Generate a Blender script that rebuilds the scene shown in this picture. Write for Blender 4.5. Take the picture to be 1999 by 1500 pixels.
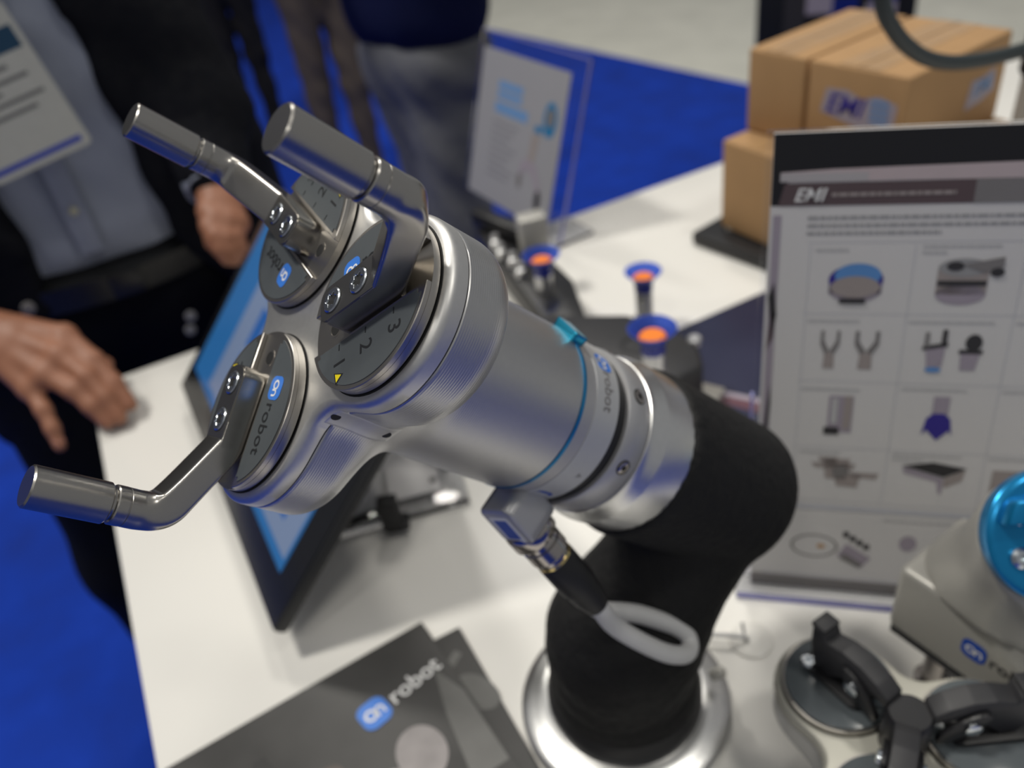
import bpy, bmesh, math, random
import numpy as np
from mathutils import Vector, Matrix
random.seed(7)
for o in list(bpy.data.objects): bpy.data.objects.remove(o, do_unlink=True)
SC = bpy.context.scene
COL = SC.collection
T = 0.90            # height of the counter top above the floor

# ------------------------------------------------------------------ camera, world, lights, exposure
cd = bpy.data.cameras.new('camera'); cam = bpy.data.objects.new('camera', cd); COL.objects.link(cam)
cd.sensor_width = 17.3; cd.sensor_fit = 'HORIZONTAL'; cd.lens = 17.3*1620/1999
cd.clip_start = 0.01; cd.clip_end = 200
RW = ((0.8820893, -0.36665952, 0.29576894), (-0.45304409, -0.4881953, 0.74593324), (-0.12911052, -0.7919761, -0.59674478))
cam.matrix_world = Matrix(((RW[0][0], -RW[0][1], -RW[0][2], 0), (RW[1][0], -RW[1][1], -RW[1][2], 0),
                           (RW[2][0], -RW[2][1], -RW[2][2], 0.55 + T), (0, 0, 0, 1)))
cd.dof.use_dof = True; cd.dof.focus_distance = 0.285; cd.dof.aperture_fstop = 3.2
SC.camera = cam
w = bpy.data.worlds.new('hall'); SC.world = w; w.use_nodes = True
w.node_tree.nodes['Background'].inputs[0].default_value = (0.97, 0.98, 1.0, 1)
w.node_tree.nodes['Background'].inputs[1].default_value = 0.23
def lamp(name, x, y, z, size, power, col=(1, 0.96, 0.88)):
    l = bpy.data.lights.new(name, 'AREA'); l.shape = 'DISK'; l.size = size; l.energy = power; l.color = col
    o = bpy.data.objects.new(name, l); COL.objects.link(o); o.location = (x, y, z)
    d = Vector((0.2, 0.6, T)) - Vector((x, y, z)); o.rotation_euler = d.to_track_quat('-Z', 'Y').to_euler()
    return o
lamp('hall_lamp', -1.6, 1.9, T + 5.0, 0.7, 135)
lamp('hall_lamp', 2.2, 3.2, T + 5.2, 0.7, 60)
lamp('hall_lamp', -2.4, -1.6, T + 5.2, 0.7, 20)
lamp('hall_lamp', 1.6, -1.2, T + 5.2, 0.7, 46)
lamp('hall_lamp', 0.4, 5.5, T + 5.2, 0.7, 70)
SC.view_settings.view_transform = 'Standard'; SC.view_settings.look = 'None'
SC.view_settings.exposure = 0.15; SC.view_settings.gamma = 1.0; SC.view_settings.use_curve_mapping = False

# ------------------------------------------------------------------ materials
def srgb(r, g, b):
    f = lambda c: (c/255/12.92) if c/255 <= 0.04045 else ((c/255+0.055)/1.055)**2.4
    return (f(r), f(g), f(b))
MATS = {}
def mat(name, col, rough=0.5, metal=0.0, nscale=60, namp=0.06, bump=0.0, spec=0.5, trans=0.0, ior=1.45, emit=None, estr=0, aniso=0, coat=0, stretch=None):
    m = bpy.data.materials.new(name); m.use_nodes = True; nt = m.node_tree; b = nt.nodes['Principled BSDF']
    b.inputs['Metallic'].default_value = metal; b.inputs['IOR'].default_value = ior
    b.inputs['Specular IOR Level'].default_value = spec
    b.inputs['Transmission Weight'].default_value = trans; b.inputs['Anisotropic'].default_value = aniso
    b.inputs['Coat Weight'].default_value = coat
    tc = nt.nodes.new('ShaderNodeTexCoord'); mp = nt.nodes.new('ShaderNodeMapping')
    nt.links.new(tc.outputs['Object'], mp.inputs[0])
    if stretch: mp.inputs['Scale'].default_value = stretch
    n = nt.nodes.new('ShaderNodeTexNoise'); n.inputs['Scale'].default_value = nscale; n.inputs['Detail'].default_value = 4
    nt.links.new(mp.outputs[0], n.inputs['Vector'])
    r = nt.nodes.new('ShaderNodeMapRange'); r.inputs['To Min'].default_value = 1-namp; r.inputs['To Max'].default_value = 1+namp
    nt.links.new(n.outputs[0], r.inputs[0])
    mx = nt.nodes.new('ShaderNodeVectorMath'); mx.operation = 'SCALE'; mx.inputs[0].default_value = col[:3]
    nt.links.new(r.outputs[0], mx.inputs['Scale']); nt.links.new(mx.outputs[0], b.inputs['Base Color'])
    rm = nt.nodes.new('ShaderNodeMath'); rm.operation = 'MULTIPLY'; rm.inputs[1].default_value = rough
    nt.links.new(r.outputs[0], rm.inputs[0]); nt.links.new(rm.outputs[0], b.inputs['Roughness'])
    if bump:
        bn = nt.nodes.new('ShaderNodeBump'); bn.inputs['Strength'].default_value = bump; bn.inputs['Distance'].default_value = 0.01
        nt.links.new(n.outputs[0], bn.inputs['Height']); nt.links.new(bn.outputs[0], b.inputs['Normal'])
    if emit: b.inputs['Emission Color'].default_value = (*emit, 1); b.inputs['Emission Strength'].default_value = estr
    MATS[name] = m; return m
mat('steel', (0.40, 0.385, 0.36), 0.27, 1, 160, 0.025)
mat('steel_flat', (0.48, 0.455, 0.42), 0.32, 1, 200, 0.03)
mat('aluminium', (0.66, 0.655, 0.64), 0.46, 1, 500, 0.05)
mat('aluminium_bright', (0.72, 0.72, 0.71), 0.30, 1, 300, 0.06)
mat('aluminium_matte', (0.50, 0.50, 0.51), 0.48, 0.75, 400, 0.04)
mat('silver_band', (0.52, 0.53, 0.54), 0.42, 0.35, 300, 0.03)
mat('label_grey', (0.075, 0.085, 0.092), 0.42, 0, 200, 0.05)
mat('label_gloss', (0.10, 0.115, 0.125), 0.18, 0, 200, 0.05)
mat('ink', (0.012, 0.013, 0.015), 0.5, 0, 80, 0.02)
mat('logo_blue', srgb(58, 122, 214), 0.4, 0, 80, 0.02)
mat('logo_blue_dark', srgb(20, 72, 170), 0.4, 0, 80, 0.02)
mat('white_ink', (0.78, 0.78, 0.78), 0.5, 0, 80, 0.02)
mat('yellow', srgb(235, 215, 30), 0.4, 0, 80, 0.02)
mat('zinc', (0.66, 0.70, 0.74), 0.18, 1, 2500, 0.2)
mat('dark_gap', (0.012, 0.012, 0.012), 0.6)
mat('teal', (0.03, 0.36, 0.56), 0.25, 0.85, 200, 0.04)
mat('blue_ring', (0.02, 0.22, 0.46), 0.3, 0.7, 200, 0.04)
mat('blue_anodised', (0.012, 0.23, 0.50), 0.24, 0.65, 200, 0.05)
mat('black_sleeve', (0.0095, 0.0095, 0.010), 0.72, 0, 140, 0.15, bump=0.25, spec=0.35)
mat('black_rubber', (0.012, 0.012, 0.013), 0.5, 0, 100, 0.1)
mat('black_plastic', (0.014, 0.014, 0.016), 0.38, 0, 100, 0.1)
mat('charcoal_plastic', (0.028, 0.028, 0.031), 0.5, 0, 100, 0.1)
mat('cable_grey', (0.60, 0.60, 0.60), 0.5, 0, 100, 0.03)
mat('cable_dark', (0.03, 0.04, 0.043), 0.5, 0, 100, 0.03)
mat('chrome_dark', (0.42, 0.39, 0.37), 0.16, 1, 100, 0.05)
mat('brass', (0.78, 0.62, 0.28), 0.2, 1, 100, 0.05)
mat('counter_white', (0.80, 0.785, 0.745), 0.28, 0, 12, 0.012, spec=0.4)
mat('counter_side', (0.012, 0.012, 0.016), 0.6)
mat('paper', (0.62, 0.61, 0.61), 0.45, 0, 20, 0.02)
mat('print_grey', (0.30, 0.30, 0.31), 0.5); mat('print_mid', (0.20, 0.19, 0.19), 0.5); mat('print_dark', (0.035, 0.033, 0.036), 0.5)
mat('print_light', (0.48, 0.48, 0.49), 0.5); mat('print_line', (0.50, 0.51, 0.56), 0.5); mat('print_warm', (0.33, 0.29, 0.28), 0.5)
mat('print_blue', srgb(90, 140, 200), 0.5); mat('print_navy', srgb(52, 42, 140), 0.5); mat('print_black', (0.010, 0.010, 0.012), 0.32)
mat('print_pink', (0.50, 0.42, 0.43), 0.4); mat('print_brown', (0.10, 0.07, 0.075), 0.4); mat('print_mauve', (0.34, 0.30, 0.36), 0.5); mat('print_sky', srgb(110, 150, 200), 0.5)
mat('print_teal', srgb(40, 120, 170), 0.5); mat('print_orange', (0.5, 0.3, 0.15), 0.5)
mat('acrylic', (0.93, 0.94, 0.97), 0.04, 0, 10, 0.0, trans=1.0, ior=1.30)
mat('acrylic_edge', (0.42, 0.42, 0.78), 0.15, 0, 10, 0.02, trans=0.5, ior=1.3)
mat('bezel', (0.012, 0.013, 0.015), 0.22, 0, 60, 0.05)
mat('tablet_case', (0.03, 0.031, 0.033), 0.5)
mat('screen_blue', srgb(40, 90, 140), 0.15, 0, 5, 0.02, emit=srgb(40, 108, 175), estr=0.24)
mat('screen_panel', srgb(105, 122, 150), 0.15, 0, 5, 0.02, emit=srgb(112, 126, 158), estr=0.22)
mat('screen_tile', srgb(40, 84, 148), 0.15, 0, 5, 0.02, emit=srgb(44, 90, 155), estr=0.24)
mat('cardboard', (0.42, 0.255, 0.125), 0.75, 0, 25, 0.10, spec=0.25)
mat('cardboard_gap', (0.10, 0.05, 0.02), 0.8)
mat('packing_tape', (0.43, 0.27, 0.135), 0.16, 0, 40, 0.10, bump=0.35)
mat('suction_blue', (0.016, 0.03, 0.33), 0.38, 0, 60, 0.05)
mat('suction_blue_lip', (0.10, 0.20, 0.85), 0.35, 0, 60, 0.05, trans=0.75, ior=1.2)
mat('leaflet_bar', (0.25, 0.25, 0.28), 0.5)
mat('leaflet_paper', (0.34, 0.34, 0.37), 0.5, 0, 20, 0.02)  # grey printed sheet, darkened in colour for facing away from the light
mat('cream_cap', (0.50, 0.49, 0.43), 0.4, 0.3, 40, 0.03)
mat('suction_orange', (0.90, 0.22, 0.012), 0.5, 0, 60, 0.05)
mat('stem_silver', (0.62, 0.62, 0.63), 0.3, 0.8, 60, 0.05)
mat('tool_grey', (0.45, 0.44, 0.41), 0.4, 0.3, 60, 0.05)
mat('navy_print', (0.018, 0.021, 0.055), 0.3, 0, 8, 0.3)
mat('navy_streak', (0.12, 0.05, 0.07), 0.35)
mat('housing', (0.40, 0.39, 0.36), 0.36, 0.25, 60, 0.03)
mat('skin', (0.31, 0.135, 0.078), 0.5, 0, 40, 0.12)
mat('skin_pink', (0.38, 0.165, 0.125), 0.45, 0, 40, 0.08)
mat('hair', (0.03, 0.02, 0.015), 0.6)
mat('eye', (0.6, 0.6, 0.6), 0.3)
mat('jacket_black', (0.0040, 0.0046, 0.0075), 0.85, 0, 60, 0.3, bump=0.3, spec=0.2)
mat('jacket_sleeve', (0.012, 0.013, 0.018), 0.85, 0, 25, 0.4, bump=0.5, spec=0.2)
mat('shirt', (0.26, 0.285, 0.36), 0.8, 0, 9, 0.18, bump=0.6, spec=0.2)
mat('trousers_black', (0.0035, 0.004, 0.006), 0.85, 0, 40, 0.3, spec=0.2)
mat('jacket_navy', (0.008, 0.012, 0.055), 0.85, 0, 12, 0.25, bump=0.3, spec=0.2)
mat('trousers_grey', (0.16, 0.165, 0.18), 0.85, 0, 7, 0.35, bump=0.9, spec=0.2)
mat('trousers_brown', (0.11, 0.088, 0.07), 0.85, 0, 8, 0.3, bump=0.6, spec=0.2)
mat('trousers_dark', (0.018, 0.017, 0.017), 0.85, 0, 8, 0.3, bump=0.4, spec=0.2)
mat('leather_black', (0.01, 0.01, 0.01), 0.35)
mat('badge_card', (0.48, 0.48, 0.43), 0.4)
mat('badge_teal', srgb(22, 62, 88), 0.4); mat('badge_blue', srgb(60, 75, 165), 0.4); mat('badge_text', (0.16, 0.16, 0.15), 0.5)
mat('button_pale', (0.42, 0.40, 0.30), 0.35)
mat('kiosk_black', (0.01, 0.011, 0.014), 0.4); mat('kiosk_blue', srgb(24, 40, 120), 0.4)
mat('hall_wall', (0.42, 0.42, 0.42), 0.8)
mat('concrete', (0.60, 0.595, 0.53), 0.55, 0, 5, 0.16)
mat('carpet', (0.009, 0.040, 0.34), 0.95, 0, 7, 0.42, bump=0.4, spec=0.15)

# machined body: fine turning lines around the axis (local z), as relief only
def turned(name, base, rough, scale):
    m = mat(name, base, rough, 1, 400, 0.04); nt = m.node_tree; b = nt.nodes['Principled BSDF']
    tc = nt.nodes.new('ShaderNodeTexCoord'); wv = nt.nodes.new('ShaderNodeTexWave'); wv.bands_direction = 'Z'
    wv.inputs['Scale'].default_value = scale; nt.links.new(tc.outputs['Object'], wv.inputs['Vector'])
    bn = nt.nodes.new('ShaderNodeBump'); bn.inputs['Strength'].default_value = 0.10; bn.inputs['Distance'].default_value = 0.0006
    nt.links.new(wv.outputs['Fac'], bn.inputs['Height']); nt.links.new(bn.outputs[0], b.inputs['Normal'])
turned('turned_aluminium', (0.53, 0.53, 0.53), 0.40, 300)

# ------------------------------------------------------------------ helpers
def children_fix(o, parent):
    if parent is not None: o.parent = parent
def obj(name, bm, m, parent=None, smooth=40, xf=None):
    """link a bmesh given in table coordinates as one mesh object (local to its parent)"""
    if xf is not None: bm.transform(xf)
    me = bpy.data.meshes.new(name)
    bmesh.ops.recalc_face_normals(bm, faces=bm.faces[:])
    bm.to_mesh(me); bm.free()
    if smooth:
        me.polygons.foreach_set('use_smooth', [True]*len(me.polygons)); me.set_sharp_from_angle(angle=math.radians(smooth))
    me.materials.append(MATS[m])
    o = bpy.data.objects.new(name, me); COL.objects.link(o)
    if parent is not None: o.parent = parent
    return o
def tag(o, label=None, cat=None, group=None, kind=None):
    if label: o['label'] = label
    if cat: o['category'] = cat
    if group: o['group'] = group
    if kind: o['kind'] = kind
    return o
def thing(name, label, cat, loc=(0, 0, 0), rot=None, group=None):
    o = bpy.data.objects.new(name, None); COL.objects.link(o); o.empty_display_size = 0.02
    M = Matrix.Translation(loc) @ (rot.to_4x4() if rot is not None else Matrix.Identity(4))
    o.matrix_world = M; o['inv'] = 1
    del o['inv']
    tag(o, label, cat, group); return o
def loc_of(o): return Matrix.LocRotScale(o.location, o.rotation_euler, None)
def wpart(name, bm, m, parent, smooth=40, sub=None):
    """part whose bmesh is in table coordinates, under a thing (or sub-part under a part: sub)"""
    bm.transform(loc_of(parent).inverted())
    return obj(name, bm, m, sub if sub is not None else parent, smooth)
def box(bm, c, s, rot=None, bev=0.0, seg=2):
    M = Matrix.Translation(c) @ (rot.to_4x4() if rot is not None else Matrix.Identity(4))
    g = bmesh.ops.create_cube(bm, size=1, matrix=M @ Matrix.Diagonal((s[0], s[1], s[2], 1)))
    if bev:
        ed = list({e for v in g['verts'] for e in v.link_edges})
        bmesh.ops.bevel(bm, geom=ed, offset=bev, segments=seg, affect='EDGES', profile=0.5)
    return bm
def B(c, s, rot=None, bev=0.0, seg=2): return box(bmesh.new(), c, s, rot, bev, seg)
def polar(bm, rows, n=64, c=(0, 0), cap0=True, cap1=True):
    """surface from rows of (radius or radius array over angle, z)"""
    th = np.linspace(0, 2*np.pi, n, endpoint=False); R = []
    for r, z in rows:
        rr = np.full(n, r, float) if np.isscalar(r) else np.asarray(r)
        R.append([bm.verts.new((c[0]+a*math.cos(t), c[1]+a*math.sin(t), z)) for a, t in zip(rr, th)])
    for A, Bq in zip(R[:-1], R[1:]):
        for i in range(n):
            j = (i+1) % n; bm.faces.new((A[i], A[j], Bq[j], Bq[i]))
    for do, A, z in ((cap0, R[0], rows[0][1]), (cap1, R[-1], rows[-1][1])):
        if do:
            v = bm.verts.new((c[0], c[1], z))
            for i in range(n): bm.faces.new((A[i], A[(i+1) % n], v))
    return bm
def frame_to(p, d):
    d = Vector(d).normalized(); return Matrix.Translation(p) @ d.to_track_quat('Z', 'Y').to_matrix().to_4x4()
def lathe(p, d, rows, n=48, cap0=True, cap1=True):
    """revolve rows of (r, along) about direction d from p"""
    bm = polar(bmesh.new(), rows, n, cap0=cap0, cap1=cap1); bm.transform(frame_to(p, d)); return bm
def prism(pts, z0, z1, bev=0.0, seg=2):
    bm = bmesh.new(); vs = [bm.verts.new((x, y, z0)) for x, y in pts]
    f = bm.faces.new(vs); r = bmesh.ops.extrude_face_region(bm, geom=[f])
    bmesh.ops.translate(bm, verts=[g for g in r['geom'] if isinstance(g, bmesh.types.BMVert)], vec=(0, 0, z1-z0))
    if bev: bmesh.ops.bevel(bm, geom=bm.edges[:], offset=bev, segments=seg, affect='EDGES', profile=0.5)
    return bm
def join(*bms):
    out = bmesh.new()
    for b in bms:
        me = bpy.data.meshes.new('tmp'); b.to_mesh(me); b.free(); out.from_mesh(me); bpy.data.meshes.remove(me)
    return out
def xf(bm, M): bm.transform(M); return bm
def spline(pts, n=8):
    P = [Vector(p) for p in pts]; P = [2*P[0]-P[1]] + P + [2*P[-1]-P[-2]]; out = []
    for i in range(1, len(P)-2):
        for k in range(n):
            t = k/n; a, b, c, d = P[i-1:i+3]
            out.append(0.5*((2*b)+(c-a)*t+(2*a-5*b+4*c-d)*t*t+(3*b-a-3*c+d)*t**3))
    out.append(P[-2]); return out
def tube(pts, r, n=14, sm=8, closed_ends=True, flat=None):
    P = spline(pts, sm) if sm else [Vector(p) for p in pts]; bm = bmesh.new(); rings = []
    m = len(P); rad = (lambda i: r) if not hasattr(r, '__len__') else (lambda i: float(np.interp(i/(m-1), np.linspace(0, 1, len(r)), r)))
    up = Vector((0, 0, 1)) if abs((P[1]-P[0]).normalized().z) < 0.9 else Vector((1, 0, 0))
    for i, p in enumerate(P):
        d = (P[min(i+1, m-1)]-P[max(i-1, 0)]).normalized(); s = d.cross(up).normalized(); up = s.cross(d).normalized()
        rings.append([bm.verts.new(p+(s*math.cos(a)+up*math.sin(a)*(flat or 1))*rad(i)) for a in np.linspace(0, 2*math.pi, n, endpoint=False)])
    for A, Bq in zip(rings[:-1], rings[1:]):
        for i in range(n): bm.faces.new((A[i], A[(i+1) % n], Bq[(i+1) % n], Bq[i]))
    if closed_ends: bm.faces.new(rings[0][::-1]); bm.faces.new(rings[-1])
    return bm
def text_bm(s, size, depth=0.0, align='LEFT', shear=0.0, bold=0.0):
    cu = bpy.data.curves.new('t', 'FONT'); cu.body = s; cu.size = size; cu.align_x = align; cu.align_y = 'CENTER'
    cu.shear = shear; cu.offset = bold; cu.extrude = depth; cu.resolution_u = 3
    o = bpy.data.objects.new('t', cu); COL.objects.link(o)
    dg = bpy.context.evaluated_depsgraph_get(); me = bpy.data.meshes.new_from_object(o.evaluated_get(dg))
    bm = bmesh.new(); bm.from_mesh(me); bpy.data.meshes.remove(me); bpy.data.objects.remove(o); bpy.data.curves.remove(cu)
    return bm
def rrect(w, h, r, n=6):
    pts = []
    for cx, cy, a0 in ((w/2-r, h/2-r, 0), (-w/2+r, h/2-r, 90), (-w/2+r, -h/2+r, 180), (w/2-r, -h/2+r, 270)):
        for i in range(n+1):
            a = math.radians(a0+90*i/n); pts.append((cx+r*math.cos(a), cy+r*math.sin(a)))
    return pts
def logo(parent, M, size, ink, blue='logo_blue', word=True, sub=None, th=0.02):
    """rounded blue tile with joined O and n, followed by the word; laid in the xy plane of M (local to parent), tile centre at origin"""
    s = size
    obj('logo_tile', xf(prism(rrect(s, s, s*0.32), 0, th*s), M), blue, sub or parent, smooth=0)
    g = bmesh.new()
    def ring(cx, cy, ro, ri, a0=0, a1=360, n=28):
        A = [math.radians(a0+(a1-a0)*i/n) for i in range(n+1)]
        o_ = [g.verts.new((cx+ro*math.cos(a), cy+ro*math.sin(a), 0)) for a in A]; i_ = [g.verts.new((cx+ri*math.cos(a), cy+ri*math.sin(a), 0)) for a in A]
        for k in range(n): g.faces.new((o_[k], o_[k+1], i_[k+1], i_[k]))
    ring(-s*0.13, 0, s*0.215, s*0.125); ring(s*0.20, 0, s*0.155, s*0.075, 0, 180)
    for x in (s*0.045, s*0.275):
        v = [g.verts.new(q) for q in ((x, -s*0.2, 0), (x+s*0.08, -s*0.2, 0), (x+s*0.08, s*0.01, 0), (x, s*0.01, 0))]; g.faces.new(v)
    obj('logo_letters', xf(g, M @ Matrix.Translation((0, 0, th*s*1.6))), 'white_ink', sub or parent, smooth=0)
    if word:
        obj('lettering', xf(text_bm('robot', s*0.82, bold=s*0.008), M @ Matrix.Translation((s*0.62, 0, th*s*1.2))), ink, sub or parent, smooth=0)

# signed-distance blobs polygonised with surface nets: one continuous skin for bodies, hands, clothes
def surfnet(fn, lo, hi, hcell):
    lo = np.array(lo, float); n = np.ceil((np.array(hi)-lo)/hcell).astype(int)+1
    g = np.stack(np.meshgrid(*[lo[i]+hcell*np.arange(n[i]) for i in range(3)], indexing='ij'), -1)
    F = fn(g); S = F < 0
    cs = [S[i:n[0]-1+i, j:n[1]-1+j, k:n[2]-1+k] for i in (0, 1) for j in (0, 1) for k in (0, 1)]
    cnt = sum(c.astype(int) for c in cs); act = (cnt > 0) & (cnt < 8)
    idx = -np.ones(act.shape, int); A = np.argwhere(act); idx[act] = np.arange(len(A))
    acc = np.zeros((len(A), 3)); k_ = np.zeros(len(A))
    cor = [(i, j, k) for i in (0, 1) for j in (0, 1) for k in (0, 1)]
    for a in range(8):
        for b in range(a+1, 8):
            if sum(abs(p-q) for p, q in zip(cor[a], cor[b])) != 1: continue
            ia = A+cor[a]; ib = A+cor[b]; fa = F[tuple(ia.T)]; fb = F[tuple(ib.T)]; m = (fa < 0) != (fb < 0)
            t = np.where(m, fa/np.where(fa == fb, 1, fa-fb), 0)[:, None]
            p = np.array(cor[a])+t*(np.array(cor[b])-np.array(cor[a])); acc[m] += p[m]; k_[m] += 1
    V = lo+(A+acc/np.maximum(k_, 1)[:, None])*hcell; Q = []
    for ax in range(3):
        u, v = [q for q in range(3) if q != ax]
        sl0 = [slice(None)]*3; sl1 = [slice(None)]*3; sl0[ax] = slice(0, -1); sl1[ax] = slice(1, None)
        E = np.argwhere(S[tuple(sl0)] != S[tuple(sl1)])
        E = E[(E[:, u] > 0) & (E[:, v] > 0) & (E[:, u] < n[u]-1) & (E[:, v] < n[v]-1)]
        du = np.zeros(3, int); du[u] = 1; dv = np.zeros(3, int); dv[v] = 1
        Q.append(np.stack([idx[tuple(x.T)] for x in (E, E-du, E-du-dv, E-dv)], 1))
    Q = np.concatenate(Q); Q = Q[(Q >= 0).all(1)]
    bm = bmesh.new(); vs = [bm.verts.new(p) for p in V]
    for q in Q:
        try: bm.faces.new([vs[i] for i in q])
        except ValueError: pass
    return bm
def smin(a, b, k):
    if k <= 0: return np.minimum(a, b)
    hh = np.maximum(k-np.abs(a-b), 0)/k; return np.minimum(a, b)-hh*hh*k*0.25
def cone(P, a, b, ra, rb, sc=None):
    a = np.array(a, float); b = np.array(b, float); X = P
    if sc is not None: X = P*sc; a = a*sc; b = b*sc
    d = b-a; t = np.clip(((X-a)@d)/max(d@d, 1e-12), 0, 1)
    return np.linalg.norm(X-a-t[..., None]*d, axis=-1)-(ra+(rb-ra)*t)
def blob_fn(caps, k):
    def fn(P):
        f = None
        for c in caps:
            q = cone(P, *c); f = q if f is None else smin(f, q, k)
        return f
    return fn
def bounds(caps, pad):
    pts = np.array([c[i] for c in caps for i in (0, 1)]); r = max(max(c[2], c[3]) for c in caps)+pad
    return pts.min(0)-r, pts.max(0)+r
def blob(caps, k, hcell, pad=0.01):
    lo, hi = bounds(caps, pad); return surfnet(blob_fn(caps, k), lo, hi, hcell)

# ------------------------------------------------------------------ setting
fl = obj('floor', B((0.5, 4.0, -T-0.025), (16, 18, 0.05)), 'concrete', smooth=0); tag(fl, kind='structure')
tag(obj('wall_back', B((0.5, 13.05, 3.5-T), (16, 0.1, 7)), 'hall_wall', smooth=0), kind='structure')
tag(obj('wall_left', B((-7.55, 4.0, 3.5-T), (0.1, 18, 7)), 'hall_wall', smooth=0), kind='structure')
cp = bmesh.new()
cv = [(-7.4, -4), (4.13, -4), (2.817, 3.331), (1.3, 11.8), (-7.4, 11.8)]
vs = [cp.verts.new((x, y, -T)) for x, y in cv]; f_ = cp.faces.new(vs)
r_ = bmesh.ops.extrude_face_region(cp, geom=[f_]); bmesh.ops.translate(cp, verts=[g for g in r_['geom'] if isinstance(g, bmesh.types.BMVert)], vec=(0, 0, 0.008))
tag(obj('carpet', cp, 'carpet', smooth=0), 'bright blue trade show carpet covering the floor around the white counter', 'carpet')

ct = thing('display_counter', 'white topped display counter with dark sides carrying the robot arm and grippers', 'table', (0.85, 0.45, -T))
cb = prism([(-0.159, 1.003), (-0.15, 0.20), (-0.14, -0.06), (2.0, -0.06), (2.0, 1.003)], -0.025, 0, 0.002)
wpart('counter_top', cb, 'counter_white', ct)
wpart('counter_base', B((0.98, 0.49, -0.4575), (1.9, 0.84, 0.865), bev=0.004), 'counter_side', ct)

# ------------------------------------------------------------------ three finger gripper (local mm frame: z along its axis, out of the finger face)
TH = np.linspace(0, 2*np.pi, 240, endpoint=False)
def lobe_radius(z, rho=37.3, back=-40.5, e=13.0, k=16.0, rc=41.6, kz=20.0):
    """outermost crossing of a smooth union of three rounded lobes and a central cylinder at height z"""
    r = np.linspace(20, 100, 321); X = np.cos(TH)[:, None]*r; Y = np.sin(TH)[:, None]*r
    f = None
    for a in (0, -120, 120):
        a = math.radians(a); d2 = np.hypot(X-45.1*math.cos(a), Y-45.1*math.sin(a))-rho
        dz = back-z; qx = d2+e; qy = dz+e
        q = np.hypot(np.maximum(qx, 0), max(qy, 0))+np.minimum(np.maximum(qx, qy), 0)-e
        f = q if f is None else smin(f, q, k)
    c = np.hypot(X, Y)-rc; f = smin(f, c, k+(kz-k)*min(max((-20-z)/15, 0), 1))
    ins = f < 0; last = r.size-1-np.argmax(ins[:, ::-1], 1)
    last = np.minimum(last, r.size-2); i = np.arange(len(TH)); fa = f[i, last]; fb = f[i, last+1]
    return r[last]+(r[1]-r[0])*np.clip(fa/(fa-fb), 0, 1)
MM = Matrix.Scale(0.001, 4)
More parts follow.
